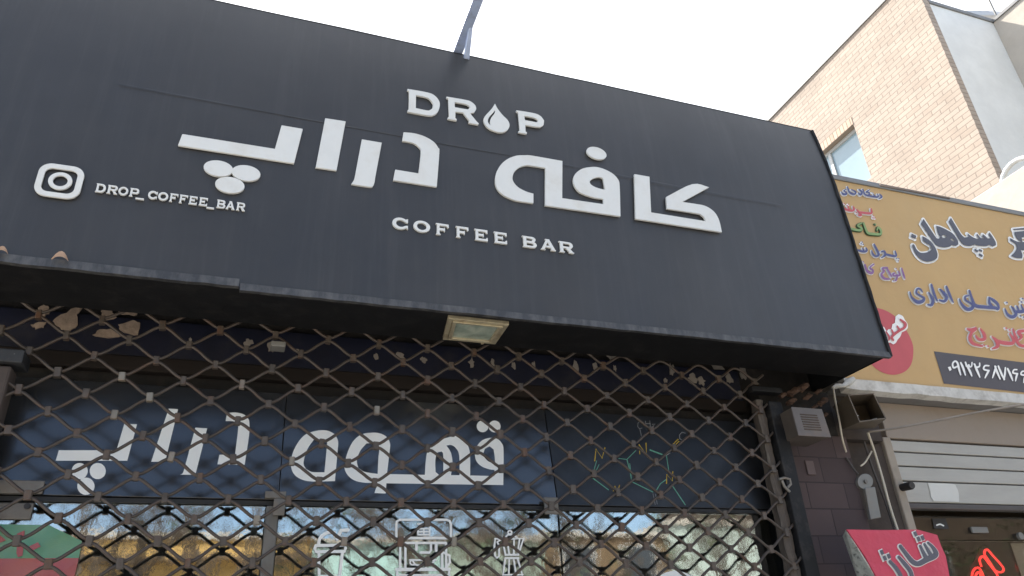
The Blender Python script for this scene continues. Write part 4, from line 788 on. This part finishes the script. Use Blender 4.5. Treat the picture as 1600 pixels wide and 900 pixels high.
# red disc and slanted word
k = Ink(zoomed((1340, 470), 5.292, BP), (0, -1, 0), .0006); k.poly([[(160, 58), (235, 82), (310, 130), (370, 195), (420, 275), (455, 360), (460, 430), (448, 510), (415, 565), (365, 598), (300, 612), (230, 602), (165, 570), (110, 520), (70, 430), (60, 300), (80, 180), (110, 90)]]); k.done('disc', M['bn_red'], bn)
k = Ink(zoomed((1340, 470), 5.292, BP), (0, -1, 0), .0035)
k.poly([[(190, 235), (212, 215), (236, 255), (250, 238), (275, 236), (284, 196), (304, 186), (310, 132), (335, 112), (368, 128), (388, 162), (408, 192), (412, 226), (392, 248), (362, 262), (348, 298), (326, 325), (312, 350), (290, 363), (265, 346), (243, 352), (226, 330), (200, 290)]])
k.done('lettering_outline', M['bn_white'], bn)
k = Ink(zoomed((1340, 470), 5.292, BP), (0, -1, 0), .008)
for q in ([(345, 160, 14), (385, 195, 24), (375, 228, 22), (330, 255, 22), (275, 300, 22), (285, 330, 16)], [(318, 215, 12), (338, 245, 18)], [(272, 245, 12), (292, 285, 18)], [(226, 262, 12), (252, 305, 16), (248, 330, 12)]): k.stroke(q)
k.done('lettering', M['bn_red'], bn)
k = Ink(zoomed((1340, 470), 5.292, BP), (0, -1, 0), .0012); k.poly([[(630, 418), (1500, 526), (1500, 772), (712, 685)]], 0, False); k.done('number_box', M['bn_box'], bn)
k = Ink(zoomed((1340, 470), 5.292, BP), (0, -1, 0), .0045); k.poly([[(740, 552), (762, 545), (772, 572), (756, 584)]], 0, False)
for q in ([(818, 545, 14), (788, 556, 15), (780, 522, 14), (800, 502, 14), (820, 518, 16), (830, 560, 18), (845, 615, 11)], [(846, 515, 14), (866, 560, 19), (884, 618, 10)], [(884, 512, 13), (897, 546, 16), (912, 532, 12), (918, 548, 14), (934, 545, 12), (938, 514, 11)], [(900, 545, 16), (922, 590, 18), (936, 625, 10)],
          [(958, 525, 13), (970, 552, 17), (1000, 545, 14), (1003, 518, 11)], [(966, 545, 17), (986, 590, 18), (1004, 634, 10)], [(1078, 540, 12), (1046, 540, 14), (1036, 568, 15), (1072, 580, 15)], [(1078, 580, 15), (1062, 608, 17), (1046, 640, 10)],
          [(1108, 640, 10), (1124, 590, 17), (1136, 548, 12)], [(1128, 545, 14), (1148, 598, 18), (1170, 650, 10)], [(1155, 543, 13), (1178, 600, 17), (1204, 655, 12)], [(1204, 655, 12), (1212, 605, 16), (1216, 556, 12)], [(1234, 564, 14), (1256, 610, 19), (1276, 662, 10)],
          [(1310, 572, 11), (1286, 574, 13), (1278, 598, 14), (1312, 606, 14)], [(1314, 606, 14), (1304, 636, 16), (1298, 666, 9)], [(1376, 586, 11), (1352, 588, 13), (1344, 612, 14), (1378, 620, 14)], [(1380, 620, 14), (1370, 650, 16), (1364, 680, 9)]): k.stroke(q)
k.done('phone_number', M['bn_white'], bn)

# little devices on the pillar
sr = thing('louvre_box', (2.3, 2.55, 2.45), 'grey louvred siren box under the right end of the black sign', 'siren box')
zb, zt = 2.439, 2.562
m = MB(); m.hexa([(2.216, 2.50, zb), (2.384, 2.50, zb), (2.372, 2.50, zt), (2.212, 2.50, zt)], [(2.24, 2.66, zb+.003), (2.392, 2.66, zb+.003), (2.382, 2.66, zt+.003), (2.232, 2.66, zt+.003)]); m.build('case', M['sirenside'], sr, .004)
m = MB(); m.hexa([(2.214, 2.494, zb-.002), (2.386, 2.494, zb-.002), (2.374, 2.494, zt+.002), (2.210, 2.494, zt+.002)], [(2.216, 2.4985, zb), (2.384, 2.4985, zb), (2.372, 2.4985, zt), (2.212, 2.4985, zt)]); m.build('front_plate', M['siren'], sr, .002)
m = MB()
for i in range(7): z = zb+.026+i*.0108; m.box((2.252-.0008*i, 2.4915, z), (2.342-.0008*i, 2.4935, z+.0042))
m.build('louvre', M['slot'], sr)
hd = thing('lamp_hood', (2.69, 2.6, 2.6), 'brown open lamp hood beside the white ledge of the yellow banner', 'lamp')
Fq = [at_y(*p, 2.52) for p in ((1343, 659.5), (1385, 654), (1365, 614), (1324.7, 616.7))]; Bq = [Vector((2.66, 2.70, 2.548)), Vector((2.855, 2.70, 2.565)), Vector((2.84, 2.70, 2.68)), Vector((2.64, 2.70, 2.66))]
Bm = [f.lerp(b_, .95) for f, b_ in zip(Fq, Bq)]; cF = sum(Fq, Vector())/4; cB = sum(Bq, Vector())/4
m = MB(); Fi = [cF+(p-cF)*.93 for p in Fq]; Bi = [cB+(p-cB)*.9-Vector((0, .012, 0)) for p in Bq]
for i in range(4):
    j = (i+1) % 4; m.hexa([Fq[i], Fq[j], Fi[j], Fi[i]], [Bq[i], Bq[j], Bi[j], Bi[i]])
m.add(Bq, [(0, 1, 2, 3)]); m.build('shade', M['hood'], hd)
m = MB(); m.tube([Fi[0].lerp(Bi[0], .5)+Vector((.015, 0, .012)), Fi[0].lerp(Bi[0], .35)+Vector((.02, -.01, .035))], .004, 6); m.tube([Fi[1].lerp(Bi[1], .5)+Vector((-.04, 0, .008)), Fi[1].lerp(Bi[1], .4)+Vector((-.015, 0, .012))], .004, 6); m.build('lamp_clip', M['paperlabel'], hd)
lb2 = thing('shutter_lock_arm', (2.72, 2.68, 2.3), 'grey metal lock arm with a round pivot, on the purple pillar', 'lock')
LZ = zoomed((1300, 700), 4.5, planeY(2.70)); m = MB()
m.prism([[LZ(235+54*math.cos(a*.21), 235+54*math.sin(a*.21)) for a in range(30)]], (0, .016, 0)); m.build('pivot', M['greymetal'], lb2, .002)
o1 = Vector((0, -.010, 0)); o2 = Vector((0, .006, 0)); q_ = [LZ(222, 285), LZ(292, 275), LZ(335, 492), LZ(262, 505)]
m = MB(); m.hexa([p+o1 for p in q_], [p+o2 for p in q_]); m.build('arm', M['greymetal'], lb2, .003)
a = LZ(233, 237); m = MB(); m.cyl(a, a+Vector((0, -.008, 0)), .009, 14); m.build('bolt', M['steel'], lb2, .001)
hk = MB(); h0 = zoomed((1150, 560), 2.647, planeY(2.59)); hk.tube([h0(178, 500), h0(200, 494), h0(222, 500), h0(226, 520), h0(212, 535)], .006, 8); hk.tube([h0(190, 505), h0(200, 530), h0(222, 552)], .006, 8)
tag(hk.build('hook', M['steel']), 'small bent steel hook on the dark channel right of the gate', 'hook')
# cables
def cable(px, r, m, lab, cat='cable', n=5):
    mb = MB(); P = [at_y(x, y, Y) for x, y, Y in px]; out = []
    for i in range(len(P)-1):
        a, b_, c, d = P[max(i-1, 0)], P[i], P[i+1], P[min(i+2, len(P)-1)]
        for k in range(n): t = k/n; out.append(.5*((2*b_)+(c-a)*t+(2*a-5*b_+4*c-d)*t*t+(3*b_-a-3*c+d)*t**3))
    out.append(P[-1]); mb.tube(out, r, 6); return tag(mb.build('cable', M[m]), lab, cat)
cable([(1302, 606, 2.66), (1305, 625, 2.64), (1311, 655, 2.64), (1316, 685, 2.66), (1322, 706, 2.70)], .0045, 'cablew', 'thin white cable hanging down beside the brown lamp hood')
cable([(1357, 675, 2.72), (1400, 669, 2.66), (1470, 656, 2.62), (1540, 642, 2.60), (1640, 626, 2.58)], .0055, 'cable', 'grey cable running to the right under the white ledge')
cable([(1356, 676, 2.70), (1366, 705, 2.73), (1378, 745, 2.73), (1390, 790, 2.73), (1403, 830, 2.73)], .006, 'cablew', 'pale cable along the beige shutter post')
cable([(1350, 690, 2.73), (1362, 728, 2.74), (1380, 775, 2.74), (1396, 822, 2.74), (1404, 850, 2.74)], .0055, 'cabled', 'dark cable in the recess left of the pale one')
cable([(1322, 715, 2.71), (1334, 733, 2.70), (1341, 741, 2.69)], .005, 'cabled', 'short dark cable above the grey lock arm')
cable([(1362, 705, 2.72), (1352, 722, 2.72), (1345, 728, 2.71)], .004, 'cablew', 'short pale cable end crossing above the lock arm')
pb = MB(); a0 = [(1300, 607, 2.68), (1308, 603, 2.665), (1318, 603, 2.665), (1326, 597, 2.665), (1333, 592, 2.67)]
P = [at_y(*p) for p in a0]; pb.tube(P, .014, 9, taper=[.5, .9, .75, 1.3, .9]); tag(pb.build('plastic_wrap', M['plastic']), 'crumpled white plastic at the left end of the white ledge', 'plastic wrap')
rb = MB()
for px, py, r in ((1255, 605, .030), (1262, 620, .022), (1285, 628, .026), (1272, 636, .016), (1236, 628, .024), (1290, 648, .014), (1240, 612, .03), (1222, 618, .02), (1278, 612, .018)):
    c = at_y(px, py, 2.66); vs = []; 
    for i in range(5):
        for j in range(8):
            th, ph = math.pi*(i+.5)/5, 2*math.pi*j/8; vs.append(c+Vector((1.35*math.sin(th)*math.cos(ph), math.sin(th)*math.sin(ph), .62*math.cos(th)+.35*math.cos(ph)))*r*rng.uniform(.75, 1.1))
    rb.add(vs, [(8*i+j, 8*i+(j+1) % 8, 8*i+8+(j+1) % 8, 8*i+8+j) for i in range(4) for j in range(8)]+[tuple(range(8)), tuple(range(32, 40))])
tag(rb.build('broken_masonry', M['rubble']), 'broken reddish clay masonry above the louvred siren box', 'masonry')

# the red banner box by the pillar
rd = thing('banner_box', (2.5, 2.5, 1.9), 'red fabric banner box with dark Persian lettering, in front of the purple pillar', 'sign')
RZ = zoomed((1300, 700), 4.5, planeY(2.45))
fr = [(105, 573), (350, 577), (600, 573), (740, 612), (768, 690), (800, 760), (826, 900), (840, 980), (360, 980), (310, 900), (240, 770), (165, 660)]
m = MB(); m.prism([[RZ(*p) for p in fr]], (0, .006, 0)); m.build('cloth', M['redcloth'], rd)
m = MB(); A, B, C_, D_ = RZ(105, 573), RZ(360, 980), at_y(1300+200/4.5, 700+980/4.5, 2.62), at_y(1300+75/4.5, 700+620/4.5, 2.60)
m.hexa([A+Vector((0, .007, 0)), B+Vector((0, .007, 0)), C_, D_], [A+Vector((.006, .007, 0)), B+Vector((.006, .007, 0)), C_+Vector((.006, 0, 0)), D_+Vector((.006, 0, 0))]); m.build('side', M['silver'], rd)
m = MB(); m.hexa([RZ(200, 620)+Vector((0, .01, 0)), RZ(720, 640)+Vector((0, .01, 0)), RZ(830, 980)+Vector((0, .01, 0)), RZ(420, 980)+Vector((0, .01, 0))], [RZ(300, 660)+Vector((0, .12, 0)), RZ(700, 680)+Vector((0, .12, 0)), RZ(800, 980)+Vector((0, .12, 0)), RZ(480, 980)+Vector((0, .12, 0))]); m.build('core', M['darkbar'], rd)
ST = [[(474, 692, 26), (520, 752, 30), (560, 800, 34), (600, 815, 36), (660, 785, 40), (722, 752, 40), (705, 705, 26), (668, 668, 18)], [(612, 690, 18), (650, 768, 30)], [(642, 678, 18), (690, 760, 30)], [(462, 768, 22), (505, 818, 30), (548, 880, 30), (560, 980, 30)], [(400, 800, 24), (445, 850, 28), (478, 910, 28), (490, 980, 24)]]
DT = [(578, 606, 17), (600, 642, 17), (628, 634, 17), (342, 735, 17), (362, 776, 17), (391, 762, 17)]
for nm, mm, lf_, g in (('lettering_outline', 'bn_white', .001, 6), ('lettering', 'bn_grey', .005, 0)):
    k = Ink(RZ, (0, -1, 0), lf_)
    for q in ST: k.stroke(q, grow=g)
    for x, y, r in DT: r2 = r*1.1; k.poly([[(x-r2*.9, y-r2*.6), (x+r2*.2, y-r2*1.1), (x+r2*.9, y+r2*.6), (x-r2*.2, y+r2*1.1)]], g, False)
    k.done(nm, M[mm], rd)

# ------------------------------------------------------------------ brick house behind, on the right
bh = thing('brick_house', (7.2, 4.3, 0), 'tall cream brick house with a pale rendered light well, behind the yellow banner', 'building')
XB, YB = 7.2, 4.3
hole = [(5.752, 7.00), (6.95, 7.00), (6.95, 7.865), (5.752, 7.865)]
m = MB(); m.prism([[(XB, y, z) for y, z in ((YB, 0), (15, 0), (15, 9.055), (YB, 9.055))], [(XB, y, z) for y, z in hole]], (.10, 0, 0)); m.build('brick_wall', M['brick'], bh)
m = MB(); m.box((XB-.006, 5.752, 7.868), (XB+.13, 6.96, 7.985)); m.build('soldier_course', M['soldier'], bh)
m = MB(); m.box((XB-.02, YB-.02, 9.058), (XB+.4, 15, 9.10)); m.build('coping', M['coping'], bh)
wf = MB(); f = .045
for a, b_ in (((XB+.075, 5.757, 7.005), (XB+.125, 6.945, 7.05)), ((XB+.075, 5.757, 7.815), (XB+.125, 6.945, 7.86)), ((XB+.075, 6.31, 7.053), (XB+.125, 6.36, 7.812)), ((XB+.095, 5.757, 7.053), (XB+.125, 5.765, 7.812))): wf.box(a, b_)
wo = wf.build('window', M['alu'], bh); m = MB(); m.box((XB+.10, 5.785, 7.05), (XB+.11, 6.945, 7.815)); m.build('pane', M['skyglass'], wo)
m = MB(); m.box((XB+.01, 5.756, 6.985), (XB+.13, 6.945, 7.003)); m.build('sill', M['alu'], wo)
m = MB(); m.box((XB+.103, YB+.012, 0), (8.37, YB+.2, 8.60)); m.build('rendered_wall', M['render'], bh)
m = MB(); m.box((XB+.101, YB-.005, 8.603), (8.37, YB+.22, 8.655)); m.build('coping', M['coping'], bh)
m = MB(); m.box((8.373, 1.0, 0), (8.6, YB+.2, 8.60)); m.build('rendered_wall', M['render2'], bh)
m = MB(); m.box((8.355, 1.0, 8.603), (8.62, YB+.2, 8.645)); m.build('coping', M['coping'], bh)
m = MB(); m.box((XB+.41, YB+.25, 8.2), (15, 15, 8.4)); m.build('roof', M['coping'], bh)
pw = thing('parapet_wall', (6.1, 3.8, 4), 'cream rendered parapet running back behind the yellow banner', 'wall')
m = MB(); m.box((6.0, 2.99, 2.8), (6.18, 5.0, 5.215)); m.build('wall', M['render2'], pw, .01)
c = at_x(1597, 279, 6.7); PR = .2
m = MB(); m.tube([c+Vector((0, PR*math.cos(a), PR*math.sin(a))) for a in [math.radians(-20+20*i) for i in range(15)]], .024, 10); tag(m.build('pipe', M['pipe']), 'white bent pipe arching above the cream parapet', 'pipe')
ds_ = thing('satellite_dish', (13.3, 7.2, 8.4), 'pale satellite dish on the roof behind the rendered wall', 'satellite dish')
c = at_y(1533, 34, 7.2); m = MB(); vs = [c]; fs = []; nr, ns = 5, 24; ax = Vector((-.25, -.75, .6)).normalized(); e1 = ax.cross(Vector((0, 0, 1))).normalized(); e2 = e1.cross(ax)
for i in range(1, nr+1):
    for j in range(ns): rr = .5*i/nr; vs.append(c+(e1*math.cos(2*math.pi*j/ns)+e2*math.sin(2*math.pi*j/ns))*rr+ax*.18*(i/nr)**2)
for j in range(ns): fs.append((0, 1+j, 1+(j+1) % ns))
for i in range(nr-1):
    for j in range(ns): a = 1+i*ns; fs.append((a+j, a+(j+1) % ns, a+ns+(j+1) % ns, a+ns+j))
m.add(vs, fs, True); o = m.build('reflector', M['dish'], ds_); o.modifiers.new('thick', 'SOLIDIFY').thickness = .01
m = MB(); tipp = c+ax*.5; m.tube([c-e2*.45+ax*.15, tipp], .018, 8); m.tube([tipp, tipp+ax*.1], .045, 10); m.tube([tipp+e1*.22, tipp+e1*.22+ax*.08+e2*.05], .045, 10); m.tube([tipp-e1*.02, tipp+e1*.22], .015, 6); m.build('receiver_arm', M['greymetal'], ds_)
m = MB(); m.tube([Vector((c.x+.05, c.y+.12, 8.4)), c-ax*.02], .03, 8); m.build('mast', M['greymetal'], ds_)

# ================================================================== ACROSS THE STREET (seen mirrored in the glass)
def house(name, x0, x1, h, m, lab, rows, wcol, dz=0, ww=1.1, wh=1.4, y=-14.3, dep=6):
    t = thing(name, ((x0+x1)/2, y-dep/2, 0), lab, 'building', 'houses across the street')
    b = MB(); b.box((x0, y-dep, -.1), (x1, y, h)); b.build('wall', m, t)
    b = MB(); b.box((x0-.05, y-dep, h+.003), (x1+.05, y+.12, h+.12)); b.build('cornice', M['render2'], t)
    for z in rows:
        for i in range(wcol):
            cx = x0+(x1-x0)*(i+.5)/wcol; b = MB(); b.box((cx-ww/2, y-.05, z), (cx+ww/2, y+.05, z+wh)); wo = b.build('window', M['alu'], t)
            b = MB(); b.box((cx-ww/2+.06, y+.051, z+.06), (cx+ww/2-.06, y+.056, z+wh-.06)); b.build('pane', M['oppwin'], wo)
    return t
yh = house('street_house', -9.5, 1.9, 4.85, M['ybrick'], 'sunlit yellow brick house mirrored at the lower left of the window', (1.0, 2.5), 5, wh=1.2)
ob = MB(); ob.box((-9.5, -14.24, 4.30), (1.9, -13.9, 4.42)); ob.build('ledge', M['bbrick'], yh)
house('street_house', 2.0, 5.2, 4.75, M['mint'], 'pale mint rendered house mirrored in the middle of the window', (1.0,), 2)
house('street_house', 5.3, 8.0, 4.85, mat('grey_green_render', (.30, .36, .29), .9, var=.15), 'grey green house mirrored beside the moka pot drawing', (1.0,), 1)
house('street_house', 8.1, 11.9, 4.95, M['bbrick'], 'brown brick house mirrored right of the moka pot drawing', (1.0, 3.3), 2)
house('street_house', 12.0, 15.3, 5.3, mat('white_green_render', (.42, .48, .43), .9, var=.25, scale=1.5), 'whitish house mirrored at the lower right of the window', (1.0, ), 2)
house('street_house', 15.4, 34, 7.5, M['dbrick'], 'long brown brick house mirrored at the right end of the window', (1.0, 3.2), 4)
def tree(x, y, h, r0, lab, seed, lean=(0, 0), leaves=500):
    R = random.Random(seed); t = thing('street_tree', (x, y, 0), lab, 'tree', 'street trees across the road'); tr = MB(); br = MB(); lv = MB()
    def grow(p, d, L, r, dep):
        pts = [p]; q = p.copy(); dd = d.copy()
        for i in range(4):
            dd = (dd+Vector((R.uniform(-1, 1), R.uniform(-1, 1), R.uniform(-.4, .6)))*.16).normalized(); q = q+dd*L/4; pts.append(q.copy())
        (tr if dep == 0 else br).tube(pts, r, 8 if dep < 2 else 4, taper=[1, .92, .85, .78, .7])
        if dep >= 5:
            for _ in range(1):
                a = pts[R.randrange(1, 5)]; e = Vector((R.uniform(-.5, .5), R.uniform(-.5, .5), R.uniform(-.75, -.1))); br.tube([a, a+e*.45+Vector((0, 0, .06)), a+e], .009, 3, False)
            for _ in range(3):
                c = pts[R.randrange(1, 5)]+Vector((R.uniform(-.15, .15), R.uniform(-.15, .15), R.uniform(-.2, .1)))
                if R.random() < leaves/3500:
                    for _k in range(4):
                        a = Vector((R.uniform(-1, 1), R.uniform(-1, 1), R.uniform(-1, 1)))*.06; b_ = Vector((R.uniform(-1, 1), R.uniform(-1, 1), R.uniform(-1, 1)))*.05; cc = c+Vector((R.uniform(-.2, .2), R.uniform(-.2, .2), R.uniform(-.2, .2))); lv.add([cc-a, cc+b_, cc+a, cc-b_], [(0, 1, 2, 3)])
            return
        for i in range(3 if dep < 3 else 2):
            s = pts[-1] if i == 0 else pts[R.randrange(2, 5)]
            nd = (dd+Vector((R.uniform(-1, 1), R.uniform(-1, 1), R.uniform(-.25, .8)))*.75).normalized(); grow(s, nd, L*R.uniform(.6, .82), max(.011, r*R.uniform(.42, .62)), dep+1)
    grow(Vector((x, y, 0)), Vector((lean[0], lean[1], 1)).normalized(), h*.25, r0, 0)
    tr.build('trunk', M['bark'], t); br.build('branch', M['bark'], t)
    if lv.v: lv.build('crown', M['foliage'], t)
tree(-1.95, -8, 8.5, .20, 'thick trunked bare tree mirrored beside the flag poster', 1, (.02, 0), 200)
tree(-1.3, -8.2, 8, .15, 'bare leaning tree mirrored in the blue part of the glass', 2, (.34, 0), 150)
tree(2.8, -8, 7.5, .12, 'slim tree mirrored above the cup drawing', 3, (-.03, 0), 500)
tree(4.4, -8, 8, .15, 'tree mirrored behind the espresso machine drawing', 4, (.02, 0), 400)
tree(6.0, -8, 8, .13, 'tree mirrored behind the moka pot drawing', 5, (0, 0), 500)
tree(9.4, -8.5, 8, .16, 'tree mirrored in front of the brown brick house', 6, (.05, 0), 600)
tree(12.6, -9.5, 7.5, .15, 'loose tree mirrored in front of the whitish house', 8, (-.08, 0), 500)
tree(18.5, -10.5, 7, .2, 'dense tree mirrored in the neighbouring glass door', 9, (0, 0), 1500)
tree(22.5, -10.5, 7, .2, 'second dense tree mirrored at the right of the glass door', 10, (0, 0), 1500)
